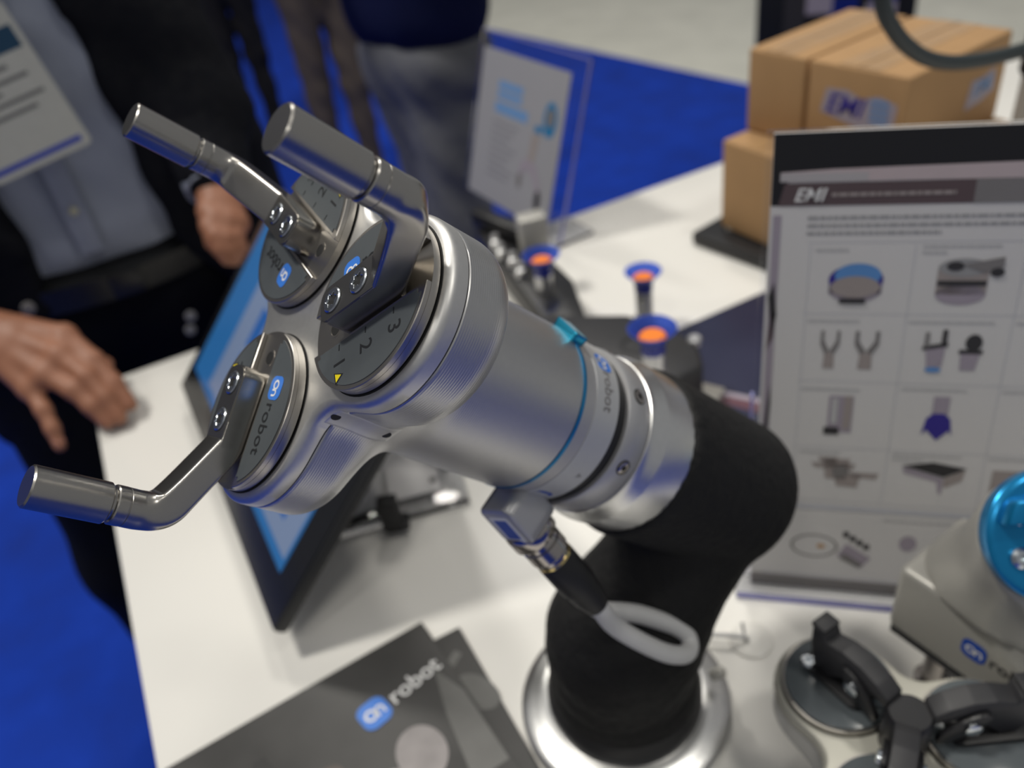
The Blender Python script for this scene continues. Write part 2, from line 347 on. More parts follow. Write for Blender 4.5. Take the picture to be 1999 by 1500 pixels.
def make_gripper(name, label, loc, rot, body_end=-121.0, neck=True, fingers='steel', da=(25, 25, 27.5)):
    t = thing(name, label, 'gripper', loc, rot)
    def P(nm, bm, m, par=None, sm=40): return obj(nm, xf(bm, MM), m, par or t, sm)
    capr = lobe_radius(-12.0)
    rows = [(capr-1.0, -14.2), (capr-0.3, -14.0), (capr, -13.7), (capr, -9.6)] + [(capr-3.6*(1-math.cos(a)), -9.6+3.6*math.sin(a)) for a in np.radians((15, 30, 45, 60, 75, 90))] + [(capr*0.5, -6.0)]
    P('front_cap', polar(bmesh.new(), rows, 240), 'aluminium' if neck else 'cream_cap')
    P('seam', polar(bmesh.new(), [(capr-1.0, -15.2), (capr-1.0, -13.9)], 240), 'dark_gap')
    zs = list(np.linspace(-14.9, -24, 6)) + list(np.linspace(-25, -44, 34)) + [z for z in np.linspace(-45, -84, 32)] + [z for z in (-92, -100, -108, -116)]
    zs = [z for z in zs if z > body_end+1] + [body_end]
    rows = [(lobe_radius(-15.0)-0.9, -14.4), (lobe_radius(-15.0)-0.3, -14.5)] + [(lobe_radius(z), z) for z in zs]
    P('body', polar(bmesh.new(), rows[::-1], 240), 'turned_aluminium', sm=35)
    if neck:
        # flush cover with two dark screw holes in the valley between two lobes, following the surface
        def vr(zv, a_): return float(np.interp(a_, np.degrees(TH), lobe_radius(max(zv, -60) if zv < -14 else -12.0), period=360))
        cvm = bmesh.new(); za = np.linspace(-9.8, -41, 24); aa = np.linspace(-65.5, -51.5, 14); G_ = []
        for i_, zv in enumerate(za):
            row_ = []
            for j_, av in enumerate(aa):
                edge_ = i_ in (0, len(za)-1) or j_ in (0, len(aa)-1)
                rr = vr(zv, av % 360)+(-0.35 if edge_ else 0.14); row_.append(cvm.verts.new((rr*math.cos(math.radians(av)), rr*math.sin(math.radians(av)), zv)))
            G_.append(row_)
        for a_, b_ in zip(G_[:-1], G_[1:]):
            for q in range(len(aa)-1): cvm.faces.new((a_[q], a_[q+1], b_[q+1], b_[q]))
        sp = P('side_cover', cvm, 'aluminium')
        for zv in (-12.6, -36.0):
            rr = vr(zv, 301.5); dr_ = Vector((math.cos(math.radians(-58.5)), math.sin(math.radians(-58.5)), 0))
            P('screw_hole', lathe(dr_*rr+Vector((0, 0, zv)), dr_, [(1.9, -0.4), (1.9, 0.3)], 20), 'dark_gap', sp)
    for k, A in enumerate((0, -120, 120)):
        cx, cy = 45.1*math.cos(math.radians(A)), 45.1*math.sin(math.radians(A))
        D = Matrix.Translation((cx, cy, 0)) @ Matrix.Rotation(math.radians(A+da[k]), 4, 'Z')
        base = P('finger_disc', xf(join(polar(bmesh.new(), [(32.4, -5.6), (33, -5.1), (33, -2.2)], 96)), D), 'steel_flat')
        P('disc_gap', xf(polar(bmesh.new(), [(33.6, -6.2), (33.6, -5.85), (31.5, -5.8), (31.5, -5.4)], 72), D), 'dark_gap', base)
        if not neck: P('label', xf(polar(bmesh.new(), [(31.3, -2.3), (31.3, -0.6), (31.0, -0.4)], 72), D), 'label_gloss', base)
        for sg in ((1, -1) if neck else ()):
            def seg(R, yc, n=40):
                a0 = math.asin(yc/R); A_ = np.linspace(a0, math.pi-a0, n); return [(R*math.cos(q), sg*R*math.sin(q)) for q in A_]
            P('disc_rim', xf(prism(seg(33, 8.6), -2.3, -0.1, 0.25, 1), D), 'steel_flat', base)
            lb_ = prism(seg(31.2, 10.0), -0.4, 0.15)
            ce = [e for e in lb_.edges if abs(e.verts[0].co.z-e.verts[1].co.z) > 0.3 and abs(abs(e.verts[0].co.y)-10.0) < 1e-3]
            bmesh.ops.bevel(lb_, geom=ce, offset=2.2, segments=5, affect='EDGES', clamp_overlap=False)
            P('label', xf(lb_, D), 'label_grey', base, sm=0)
        # writing on the two label halves
        if neck:
            Lm = D @ Matrix.Translation((-9.3, 18.6, 0.2))
            s = 9.6
            P('logo_tile', xf(prism(rrect(s, s, s*0.32), 0, 0.1), Lm), 'logo_blue', base, 0)
            g = bmesh.new()
            def ring(x0, ro, ri, a0, a1, n=24):
                Aq = np.radians(np.linspace(a0, a1, n+1)); o_ = [g.verts.new((x0+ro*math.cos(a), ro*math.sin(a), 0.16)) for a in Aq]; i_ = [g.verts.new((x0+ri*math.cos(a), ri*math.sin(a), 0.16)) for a in Aq]
                for q in range(n): g.faces.new((o_[q], o_[q+1], i_[q+1], i_[q]))
            ring(-s*0.13, s*0.215, s*0.13, 0, 360); ring(s*0.2, s*0.155, s*0.08, 0, 180)
            for x in (s*0.045, s*0.275): g.faces.new([g.verts.new(q) for q in ((x, -s*0.2, 0.16), (x+s*0.08, -s*0.2, 0.16), (x+s*0.08, 0, 0.16), (x, 0, 0.16))])
            P('logo_letters', xf(g, Lm), 'white_ink', base, 0)
            P('lettering', xf(text_bm('robot', 9.0), Lm @ Matrix.Translation((s*0.60, -0.2, 0.12))), 'ink', base, 0)
            for q, x in enumerate((-15.5, -0.3, 15.0)):
                P('numeral', xf(text_bm(str(q+1), 9.4, align='CENTER', bold=0.03), D @ Matrix.Translation((x, -18.6, 0.25)) @ Matrix.Rotation(math.radians(-90), 4, 'Z')), 'ink', base, 0)
                P('tick', xf(B((x, -12.1, 0.22), (0.5, 2.4, 0.12)), D), 'ink', base, 0)
            tb = bmesh.new(); pts = [(-17.3, -22.4), (-13.6, -23.95), (-16.5, -26.0)]
            tb.faces.new([tb.verts.new((x, y, 0.24)) for x, y in [(-18.0, -21.7), (-12.5, -23.9), (-16.8, -27.0)]])
            P('warning_sign_edge', xf(tb, D), 'ink', base, 0)
            tb = bmesh.new(); tb.faces.new([tb.verts.new((x, y, 0.28)) for x, y in pts]); P('warning_sign', xf(tb, D), 'yellow', base, 0)
        for x in ((-21.5,) if fingers == 'steel' else (-21.5, 21.5)):
            h_ = P('threaded_hole', xf(polar(bmesh.new(), [(3.7, -2.3), (3.7, -2.05), (2.9, -2.05), (2.8, -2.6)], 28, c=(x, 0)), D), 'steel_flat', base)
            P('hole_shadow', xf(polar(bmesh.new(), [(2.7, -2.25), (2.7, -2.1)], 24, c=(x, 0)), D), 'dark_gap', base)
        if fingers == 'steel':
            XZ = Matrix(((1, 0, 0, 0), (0, 0, -1, 0), (0, 1, 0, 0), (0, 0, 0, 1)))
            plan = [(18, -7.5), (18, 7.5)] + [(-15+5*(1-math.cos(q))-0.0, 2.5+5*math.sin(q)) for q in np.radians((90, 72, 54, 36, 18, 0))] + [(-15+5*(1-math.cos(q)), -2.5-5*math.sin(q)) for q in np.radians((0, 18, 36, 54, 72, 90))]
            blk = prism(plan, -2.2, 9.2)
            rim = [e for e in blk.edges if all(v.co.z > 9 for v in e.verts)]
            bmesh.ops.bevel(blk, geom=rim, offset=0.55, segments=2, affect='EDGES', clamp_overlap=True)
            path = spline([(8, 3.45), (14, 3.5), (19, 4.6), (26, 8.2), (34, 12.7), (41, 16.7), (45.6, 20.6), (47.7, 26), (48, 31.5), (48, 32.6)] if False else [Vector((x, 0, z)) for x, z in ((8, 3.45), (14.5, 3.45), (16.8, 3.9), (19.5, 5.2), (30, 10.6), (40, 15.8), (44.6, 18.6), (47.2, 22.4), (48, 27.5), (48, 32.6))], 6)
            sw = bmesh.new(); rings = []; m_ = len(path)
            for q, p in enumerate(path):
                d = (path[min(q+1, m_-1)]-path[max(q-1, 0)]).normalized(); nrm = Vector((-d.z, 0, d.x))
                f_ = min(max((q/(m_-1)-0.45)/0.45, 0), 1); f_ = f_*f_*(3-2*f_); hw = 7.5-0.2*f_; ht = 5.7+1.6*f_; ex = 2/(10-8*f_)
                ring_ = []
                for t_ in np.linspace(0, 2*math.pi, 48, endpoint=False):
                    c_, s_2 = math.cos(t_), math.sin(t_)
                    ring_.append(sw.verts.new(p+Vector((0, hw*math.copysign(abs(c_)**ex, c_), 0))+nrm*(ht*math.copysign(abs(s_2)**ex, s_2))))
                rings.append(ring_)
            for A_, B_ in zip(rings[:-1], rings[1:]):
                for q in range(48): sw.faces.new((A_[q], A_[(q+1) % 48], B_[(q+1) % 48], B_[q]))
            sw.faces.new(rings[0][::-1]); sw.faces.new(rings[-1])
            fg = P('finger', xf(join(blk, sw), D), 'steel', base, 45)
            post = [(7.25, 30.0), (7.3, 32.6), (7.05, 32.8), (7.05, 33.1), (7.35, 33.3), (7.35, 37.0), (7.0, 37.5), (6.1, 37.7), (6.1, 39.2)]
            P('finger_post', xf(polar(bmesh.new(), post, 64, c=(48, 0)), D), 'steel', fg, 30)
            tip = [(6.6, 38.9), (7.2, 39.0), (7.65, 39.5), (7.65, 65.4), (7.0, 66.0)]
            P('fingertip', xf(polar(bmesh.new(), tip, 64, c=(48, 0)), D), 'steel', fg, 30)
            for x in (-7.5, 7.5):
                P('screw_recess', xf(polar(bmesh.new(), [(5.3, 9.05), (5.3, 9.26), (4.7, 9.27)], 36, c=(x, 0)), D), 'dark_gap', fg)
                th = np.linspace(0, 2*np.pi, 48, endpoint=False); star = 2.5+0.5*np.cos(6*th)
                P('screw', xf(polar(bmesh.new(), [(4.8, 9.1), (4.8, 9.5), (4.3, 9.85), (star+0.25, 9.9), (star, 9.75), (star*0.9, 8.4)], 48, c=(x, 0)), D), 'zinc', fg, 30)
    return t
GR = Matrix(((0.39749, 0.60226, -0.69268), (-0.84301, 0.53690, -0.01584), (0.36243, 0.59078, 0.72098)))
_u = Vector(GR.col[0]).normalized(); _w = Vector(GR.col[2]); _w = (_w-_u*_w.dot(_u)).normalized(); _v = _w.cross(_u)
GR = Matrix((_u, _v, _w)).transposed()
GO = Vector((0.0340, 0.2922, 0.3899))
def gw(x, y, z): return GO+GR @ Vector((x, y, z))*0.001      # gripper millimetres to table coordinates
GA = -Vector(GR.col[2])                                      # axis towards the robot
make_gripper('finger_gripper', 'brushed silver three finger gripper with steel fingertips mounted on the robot arm', GO, GR, da=(22.5, 25, 27.5))

# ------------------------------------------------------------------ tool changer between gripper and robot
tcg = thing('tool_changer', 'silver tool changer ring with blue band and lever behind the three finger gripper', 'tool changer', gw(0, 0, -121), GR)
def TP(nm, bm, m, sm=40, sub=None): return obj(nm, xf(xf(bm, Matrix.Translation((0, 0, 121))), MM), m, sub or tcg, sm)
TP('blue_ring', polar(bmesh.new(), [(41.9, -123.2), (42.0, -121.2)], 128), 'blue_ring')
TP('lock_ring', polar(bmesh.new(), [(41.2, -131.2), (41.5, -123.4)], 128), 'aluminium_matte')
band = TP('sticker_band', polar(bmesh.new(), [(40.6, -148.2), (41.4, -147.6), (41.5, -131.2)], 128), 'silver_band')
TP('ring_gap', polar(bmesh.new(), [(39.4, -155.2), (39.4, -148.0)], 96), 'black_rubber')
adp = TP('adapter_plate', polar(bmesh.new(), [(42.0, -171.0), (42.4, -170.5), (42.2, -156.4), (41.4, -155.2)], 128), 'aluminium_matte')
def on_cyl(bm, r, a_deg, z):
    """wrap flat xy artwork round the axis: x runs clockwise round the ring, y along the axis"""
    for v in bm.verts:
        a = math.radians(a_deg)-v.co.x/r; v.co = Vector(((r+v.co.z)*math.cos(a), (r+v.co.z)*math.sin(a), z-v.co.y))
    return bm
TP('logo_tile', on_cyl(prism(rrect(10.5, 9.5, 3), 0, 0.25), 41.4, 38, -139.5), 'logo_blue', 0, band)
TP('logo_letters', on_cyl(xf(text_bm('On', 7.0, bold=0.1, align='CENTER'), Matrix.Translation((0, 0, 0.35))), 41.4, 38, -139.5), 'white_ink', 0, band)
TP('lettering', on_cyl(xf(text_bm('robot', 9.0, align='LEFT'), Matrix.Translation((0, 0, 0.3))), 41.4, 30, -139.5), 'print_mid', 0, band)
TP('logo_tile', on_cyl(prism(rrect(12, 9, 2), 0, 0.25), 41.4, -78, -139.5), 'logo_blue_dark', 0, band)
TP('lettering', on_cyl(xf(text_bm('A', 4, align='CENTER'), Matrix.Translation((0, 0, 0.3))), 41.4, -45, -142), 'print_mid', 0, band)
lev = TP('lever', on_cyl(prism(rrect(17, 8.5, 1.2), -2, 4.2, 0.6), 42.0, 56, -122.5), 'teal')
for a in (-28, 22, 72):
    M_ = Matrix.Rotation(math.radians(a), 4, 'Z') @ Matrix.Translation((42.0, 0, -163)) @ Matrix.Rotation(math.radians(90), 4, 'Y')
    sc = TP('screw', xf(polar(bmesh.new(), [(3.4, -0.6), (3.4, 0.7), (2.9, 0.95), (1.6, 0.95), (1.5, -0.3)], 32), M_), 'chrome_dark', 40, adp)
    TP('screw_recess', xf(polar(bmesh.new(), [(4.1, -0.8), (4.1, 0.32)], 32), M_), 'dark_gap', 40, adp)
cdv = Vector((0.09, -0.463, -0.882)).normalized(); ct_ = Vector((0.996, 0.042, 0.079)); cn = cdv.cross(ct_).normalized(); ct_ = cn.cross(cdv)
CM = Matrix((ct_, cdv, -cn)).transposed().to_4x4(); CM.translation = Vector((-3, -49.2, -139)) if True else None
if CM.to_3x3().determinant() < 0: CM = Matrix((-ct_, cdv, -cn)).transposed().to_4x4(); CM.translation = Vector((-3, -49.2, -139))
cs_ = 1 if (CM.to_3x3() @ Vector((0, 0, 1))).dot(cn) > 0 else -1
blk = TP('connector_block', xf(prism(rrect(23, 25, 4.5), -11, 11, 2.0, 3), CM), 'aluminium_matte')
sF = Matrix.Translation((0, 1.5, cs_*11.05))
TP('sticker', xf(prism(rrect(14, 18, 1.5), -0.1, 0.1), CM @ sF), 'white_ink', 0, blk)
TP('sticker_print', xf(prism(rrect(9.5, 13.5, 0.8), -0.2, 0.2), CM @ sF), 'logo_blue_dark', 0, blk)

# ------------------------------------------------------------------ robot arm under a black sleeve
arm = thing('robot_arm', 'black sleeved robot arm on a round metal base holding up the three finger gripper', 'robot arm', (0.163, 0.294, 0))
bz = (0.163, 0.294)
wpart('base_flange', xf(polar(bmesh.new(), [(0.071, 0.0), (0.0735, 0.002), (0.0735, 0.012), (0.071, 0.0145), (0.066, 0.015), (0.062, 0.017), (0.055, 0.018)], 96), Matrix.Translation((*bz, 0))), 'aluminium_bright', arm)
wpart('base_collar', xf(polar(bmesh.new(), [(0.0535, 0.016), (0.0535, 0.030), (0.051, 0.036)], 96), Matrix.Translation((*bz, 0))), 'black_plastic', arm)
wpart('sleeve_cuff', xf(polar(bmesh.new(), [(0.0505, 0.030), (0.0510, 0.034), (0.0500, 0.046), (0.047, 0.052)], 96), Matrix.Translation((*bz, 0))), 'black_sleeve', arm)
fl_p = GO+GA*0.171
wpart('clamp_ring', lathe(fl_p, GA, [(0.0405, 0.0), (0.0428, 0.001), (0.0432, 0.006), (0.0455, 0.0105), (0.0458, 0.0135)], 128), 'aluminium_bright', arm)
wpart('tool_flange', lathe(fl_p+GA*0.0135, GA, [(0.0452, 0.0), (0.0455, 0.001), (0.0455, 0.031), (0.040, 0.036)], 128), 'aluminium_bright', arm)
A0 = GO+GA*0.205; A1 = GO+GA*0.318
def arm_fn(P):
    # wrist barrel with a flat front end, elbow and slanted lower limb melted into one skin
    ax = np.array(GA); X = P-np.array(A0); t = X@ax; rad = np.linalg.norm(X-t[..., None]*ax, axis=-1)
    L = 0.122; dz = np.abs(t-L/2)-L/2; dr = rad-0.0480
    e = 0.018; eb = np.where(t < L/2, 0.003, e)
    qx = dr+eb; qy = dz+eb
    f = np.hypot(np.maximum(qx, 0), np.maximum(qy, 0))+np.minimum(np.maximum(qx, qy), 0)-eb
    limb = cone(P, (0.160, 0.294, 0.040), (0.166, 0.294, 0.085), 0.0465, 0.0440)
    limb = smin(limb, cone(P, (0.166, 0.294, 0.085), (0.236, 0.298, 0.166), 0.0440, 0.0420), 0.03)
    f = smin(f, limb, 0.005)
    # folds of the fabric
    f = f+0.0007*np.sin(P[..., 2]*260+4*np.sin(P[..., 0]*60))*np.clip((0.13-P[..., 2])*12, 0, 1)
    f = np.maximum(f, 0.034-P[..., 2])
    return np.maximum(f, -(t+0.0))
wpart('sleeve', surfnet(arm_fn, (0.095, 0.23, 0.03), (0.345, 0.36, 0.29), 0.004), 'black_sleeve', arm, smooth=0)
for o_ in arm.children:
    if o_.name.startswith('sleeve') and len(o_.data.polygons) > 500: o_.data.polygons.foreach_set('use_smooth', [True]*len(o_.data.polygons))
def crease(q): return [tuple((0.1645+math.cos(math.radians(a))*0.0446, 0.294+math.sin(math.radians(a))*0.0446, z)) for a, z in q]
for pts in (crease(((-155, 0.078), (-140, 0.066), (-122, 0.062), (-105, 0.060), (-92, 0.062))), crease(((-96, 0.060), (-101, 0.052), (-104, 0.045)))):
    wpart('sleeve_crease', tube(pts, 0.0013, 6, 4), 'dark_gap', arm)
wpart('hex_plug', xf(lathe((0.2185, 0.268, 0.028), (0.6, -0.4, 0.5), [(0.004, 0), (0.0045, 0.008), (0.003, 0.010)], 12), Matrix.Identity(4)), 'tool_grey', arm)

# ------------------------------------------------------------------ connector cable
cb_ = thing('connector_cable', 'grey cable with black plug and metal coupling looping in front of the black sleeve', 'cable', gw(-5, -53, -148))
S0 = gw(-5, -54, -147); E0 = gw(1, -85, -206); dv = (E0-S0).normalized(); Ln = (E0-S0).length
wpart('coupling', lathe(S0, dv, [(0.0095, 0), (0.0122, 0.0004), (0.0126, 0.002), (0.0126, 0.0095), (0.0118, 0.0105), (0.0100, 0.011), (0.0100, 0.0145), (0.0108, 0.015), (0.0108, 0.022), (0.0098, 0.023), (0.0096, 0.026)], 40), 'chrome_dark', cb_)
wpart('brass_ring', lathe(S0+dv*0.0255, dv, [(0.0100, 0), (0.0100, 0.0014)], 40), 'brass', cb_)
wpart('plug', lathe(S0+dv*0.0265, dv, [(0.0098, 0), (0.0102, 0.001), (0.0102, 0.022), (0.0094, 0.024), (0.0088, 0.032), (0.0072, Ln-0.029), (0.0066, Ln-0.026)], 40), 'black_rubber', cb_)
cpts = [E0-dv*0.004, E0+dv*0.004, (0.136, 0.250, 0.165), (0.148, 0.245, 0.148), (0.163, 0.241, 0.130), (0.175, 0.2410, 0.119), (0.1825, 0.2450, 0.1145), (0.1855, 0.2510, 0.1170), (0.180, 0.2555, 0.1255), (0.170, 0.2590, 0.1355), (0.159, 0.2620, 0.1455), (0.149, 0.2640, 0.1525), (0.1415, 0.2680, 0.154), (0.138, 0.275, 0.152)]
wpart('cable', tube(cpts, 0.0054, 18, 8), 'cable_grey', cb_)

# ------------------------------------------------------------------ thin cable and grommet on the counter
gm = thing('cable_grommet', 'small white grommet in the counter with a thin grey cable running to the base', 'grommet', (0.273, 0.291, 0))
wpart('grommet_ring', lathe((0.273, 0.291, 0.0001), (0, 0, 1), [(0.016, 0), (0.016, 0.0015), (0.014, 0.0025), (0.006, 0.0022)], 40), 'counter_white', gm)
wpart('thin_cable', tube([(0.236, 0.318, 0.004), (0.245, 0.308, 0.008), (0.258, 0.298, 0.009), (0.268, 0.292, 0.006), (0.271, 0.291, 0.001)], 0.0018, 10, 6), 'cable_grey', gm)
wpart('cable_end', tube([(0.269, 0.293, 0.004), (0.270, 0.298, 0.016)], 0.0012, 8, 0), 'cable_grey', gm)

# ------------------------------------------------------------------ touch tablet on a clear stand
tb_o = Vector((-0.045, 0.474, 0.032)); tb_x = Vector((-0.024, 0.9997, 0)).normalized(); tb_y = Vector((0.68, 0.02, 0.73)); tb_y = (tb_y-tb_x*tb_y.dot(tb_x)).normalized(); tb_n = tb_y.cross(tb_x)
tab = thing('touch_tablet', 'black touch tablet showing a blue screen, tilted on a clear stand by the counter edge', 'tablet', tb_o, Matrix((tb_x, tb_y, -tb_n)).transposed() if Matrix((tb_x, tb_y, -tb_n)).determinant() > 0 else Matrix((tb_x, tb_y, tb_n)).transposed())
TM = loc_of(tab)
fz = 1 if (TM.to_3x3() @ Vector((0, 0, 1))).z > 0 else -1
TW, TH_ = 0.405, 0.255
def tabp(nm, x0, y0, x1, y1, z0, z1, m, bev=0, sub=None): return obj(nm, B(((x0+x1)/2, (y0+y1)/2, fz*(z0+z1)/2), (x1-x0, y1-y0, abs(z1-z0)), bev=bev), m, sub or tab)
tabp('case', 0, 0, TW, TH_, -0.013, -0.001, 'tablet_case', 0.003)
tabp('bezel', 0.002, 0.002, TW-0.002, TH_-0.002, -0.002, 0.0, 'bezel', 0.0006)
scn = tabp('screen', 0.032, 0.034, TW-0.018, TH_-0.016, -0.0005, 0.0006, 'screen_blue')
tabp('screen_panel', 0.036, 0.044, TW-0.075, TH_-0.022, 0.0006, 0.0008, 'screen_panel', 0, scn)
for i in range(4):
    for j in range(3):
        tabp('screen_tile', 0.065+i*0.068, 0.062+j*0.052, 0.065+i*0.068+0.022, 0.062+j*0.052+0.044, 0.0008, 0.001, 'screen_tile', 0, scn)
std = thing('tablet_stand', 'clear acrylic stand with black clip propping up the touch tablet', 'stand', (0.06, 0.6, 0))
fp = prism([(0.0, 0.58), (0.155, 0.545), (0.168, 0.60), (0.148, 0.655), (0.02, 0.70)], 0.0005, 0.007, 0.001)
wpart('foot_plate', fp, 'acrylic', std)
wpart('foot_pad', B((0.120, 0.605, 0.0085), (0.05, 0.06, 0.003), Matrix.Rotation(math.radians(-14), 3, 'Z'), 0.001), 'paper', std)
for p_ in ((0.135, 0.585, 0.0105), (0.140, 0.625, 0.0105)): wpart('bolt_hole', lathe(p_, (0, 0, 1), [(0.0035, 0), (0.0035, 0.0006)], 20), 'print_mid', std)
wpart('upright', xf(B((0, 0, 0), (0.005, 0.09, 0.16), bev=0.001), Matrix.Translation((0.142, 0.64, 0.084)) @ Matrix.Rotation(math.radians(-8), 4, 'Y')), 'acrylic', std)
wpart('lip', xf(B((0, 0, 0), (0.12, 0.06, 0.005), bev=0.001), Matrix.Translation((0.022, 0.60, 0.0105))), 'acrylic', std)
wpart('clip', xf(join(B((0, 0, 0), (0.018, 0.014, 0.034), bev=0.002), B((0.004, 0.002, -0.016), (0.022, 0.018, 0.008), bev=0.002)), Matrix.Translation((0.081, 0.549, 0.028)) @ Matrix.Rotation(math.radians(-20), 4, 'Z')), 'black_rubber', std)

# ------------------------------------------------------------------ brochures at the front edge
def booklet(name, label, corner, ang, zt, wdt, hgt, th, main):
    t = thing(name, label, 'brochure', (corner[0], corner[1], zt), Matrix.Rotation(ang, 3, 'Z'), 'brochures at the front of the counter')
    obj('pages', B((-wdt/2, -hgt/2, th/2), (wdt-0.001, hgt-0.001, th*0.98)), 'paper', t, 0)
    obj('cover', B((-wdt/2, -hgt/2, th+0.0003), (wdt, hgt, 0.0006)), 'print_cover', t, 0)
    return t
m = mat('print_cover', (0.045, 0.044, 0.043), 0.35, 0, 9, 0.55)
ang = math.atan2(0.44-0.424, 0.0635+0.135)
b2 = booklet('brochure', 'lower dark brochure peeking out to the right from under the other one', (0.088, 0.421), ang-0.08, 0.0003, 0.21, 0.297, 0.0022, False)
b1 = booklet('brochure', 'upper dark brochure with blue and white logo at the front of the counter', (0.0635, 0.440), ang, 0.0036, 0.21, 0.297, 0.0022, True)
logo(b1, Matrix.Translation((-0.0655, -0.052, 0.0032)) @ Matrix.Rotation(math.radians(10), 4, 'Z'), 0.0235, 'white_ink', th=0.008)
def flat(pts, z, m, par, nm='cover_print'):
    b_ = bmesh.new(); b_.faces.new([b_.verts.new((x, y, z)) for x, y in pts]); return obj(nm, b_, m, par, 0)
def ell(cx, cy, a, b_, rot=0, n=24): return [(cx+a*math.cos(t)*math.cos(rot)-b_*math.sin(t)*math.sin(rot), cy+a*math.cos(t)*math.sin(rot)+b_*math.sin(t)*math.cos(rot)) for t in np.linspace(0, 2*math.pi, n, endpoint=False)]
mat('cover_silver', (0.27, 0.25, 0.25), 0.35, 0, 60, 0.3); mat('cover_brown', (0.085, 0.068, 0.06), 0.35, 0, 30, 0.3); mat('cover_black', (0.018, 0.018, 0.018), 0.35); mat('cover_grey', (0.13, 0.13, 0.125), 0.35, 0, 30, 0.3)
flat(ell(-0.050, -0.100, 0.018, 0.022), 0.0030, 'cover_silver', b1); flat(ell(-0.078, -0.112, 0.014, 0.014), 0.0031, 'cover_silver', b1)
flat(ell(-0.130, -0.090, 0.032, 0.016, 0.5), 0.0029, 'cover_brown', b1); flat(ell(-0.095, -0.125, 0.012, 0.022), 0.0030, 'cover_black', b1)
flat([(-0.155, -0.035), (-0.145, -0.035), (-0.135, -0.09), (-0.150, -0.10)], 0.0030, 'cover_black', b1)
flat([(-0.012, -0.045), (-0.002, -0.075), (-0.002, -0.14), (-0.03, -0.14), (-0.022, -0.085)], 0.0029, 'cover_grey', b1)
flat(ell(-0.034, -0.045, 0.004, 0.022, -0.7), 0.0030, 'cover_brown', b2); flat(ell(-0.012, -0.060, 0.012, 0.020, 0.4), 0.0030, 'cover_grey', b2)
flat([(-0.030, -0.030), (-0.012, -0.018), (-0.008, -0.024), (-0.026, -0.037)], 0.0030, 'cover_grey', b2)

# dark leaflet lying behind the arm
nl = thing('dark_leaflet', 'dark navy glossy leaflet lying flat on the counter left of the poster stand', 'leaflet', (0.5, 0.6, 0.0003))
nlp = [(0.385, 0.452), (0.445, 0.660), (0.655, 0.664), (0.610, 0.430)]
wpart('sheet', prism(nlp, 0.0003, 0.0023), 'navy_print', nl, 0)
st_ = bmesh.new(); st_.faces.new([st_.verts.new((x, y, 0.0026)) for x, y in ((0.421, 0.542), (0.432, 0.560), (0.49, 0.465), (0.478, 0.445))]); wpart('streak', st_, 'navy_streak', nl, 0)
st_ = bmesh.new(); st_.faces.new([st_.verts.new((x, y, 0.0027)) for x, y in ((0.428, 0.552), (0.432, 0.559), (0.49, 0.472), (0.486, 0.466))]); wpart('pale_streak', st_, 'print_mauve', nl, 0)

# ------------------------------------------------------------------ suction gripper lying on its back
vg = thing('suction_gripper', 'black suction gripper lying behind the arm with three blue and orange suction cups', 'gripper', (0.40, 0.66, 0))
vb = prism([(0.300, 0.715), (0.398, 0.640), (0.425, 0.556), (0.405, 0.520), (0.352, 0.510), (0.300, 0.580), (0.275, 0.660)], 0.012, 0.066, 0.005)
wpart('body', vb, 'charcoal_plastic', vg)
wpart('body_recess', lathe((0.372, 0.588, 0.0655), (0, 0, 1), [(0.016, 0), (0.016, 0.001), (0.011, 0.0012), (0.0105, 0.0004)], 32), 'black_plastic', vg)
wpart('body_bolt', lathe((0.421, 0.5555, 0.064), (0, 0, 1), [(0.007, 0), (0.007, 0.006), (0.005, 0.008)], 24), 'stem_silver', vg)
wpart('foot_block', B((0.405, 0.545, 0.007), (0.05, 0.06, 0.013), Matrix.Rotation(math.radians(30), 3, 'Z'), 0.002), 'tool_grey', vg)
wpart('side_arm', prism([(0.330, 0.690), (0.365, 0.965), (0.395, 0.985), (0.418, 0.965), (0.402, 0.765), (0.372, 0.685)], 0.012, 0.050, 0.004), 'black_plastic', vg)
wpart('arm_rail', B((0.388, 0.93, 0.062), (0.02, 0.10, 0.024), Matrix.Rotation(math.radians(14), 3, 'Z'), 0.003), 'black_plastic', vg)
wpart('grey_block', B((0.393, 0.842, 0.079), (0.034, 0.026, 0.058), Matrix.Rotation(math.radians(-12), 3, 'Z'), 0.002), 'tool_grey', vg)
for p_ in ((0.360, 0.872, 0.05), (0.362, 0.842, 0.05), (0.366, 0.90, 0.05), (0.357, 0.812, 0.05)): wpart('fitting', lathe(p_, (0, 0, 1), [(0.007, 0), (0.007, 0.010), (0.0045, 0.012), (0.0045, 0.018)], 20), 'stem_silver', vg)
def suction_cup(x, y, z, s, stem_to):
    c = wpart('suction_cup', lathe((x, y, z), (0, 0, 1), [(0.0105*s, -0.026*s), (0.0112*s, -0.025*s), (0.0112*s, -0.017*s), (0.0125*s, -0.013*s), (0.0125*s, -0.0125*s)], 48), 'suction_blue', vg)
    wpart('cup_lip', lathe((x, y, z), (0, 0, 1), [(0.0125*s, -0.0128*s), (0.0145*s, -0.008*s), (0.0222*s, 0.0), (0.0226*s, 0.0006*s), (0.0218*s, 0.0007*s), (0.0138*s, -0.0076*s), (0.0118*s, -0.0122*s)], 48, False, False), 'suction_blue_lip', vg, sub=c)
    wpart('cup_core', lathe((x, y, z), (0, 0, 1), [(0.0124*s, -0.0123*s), (0.0126*s, -0.0085*s), (0.0105*s, -0.0065*s)], 40), 'suction_orange', vg, sub=c)
    wpart('cup_stem', lathe((x, y, stem_to), (0, 0, 1), [(0.0085*s, 0), (0.0085*s, 0.002), (0.0108*s, 0.003), (0.0108*s, z-0.025*s-stem_to)], 32), 'stem_silver', vg)
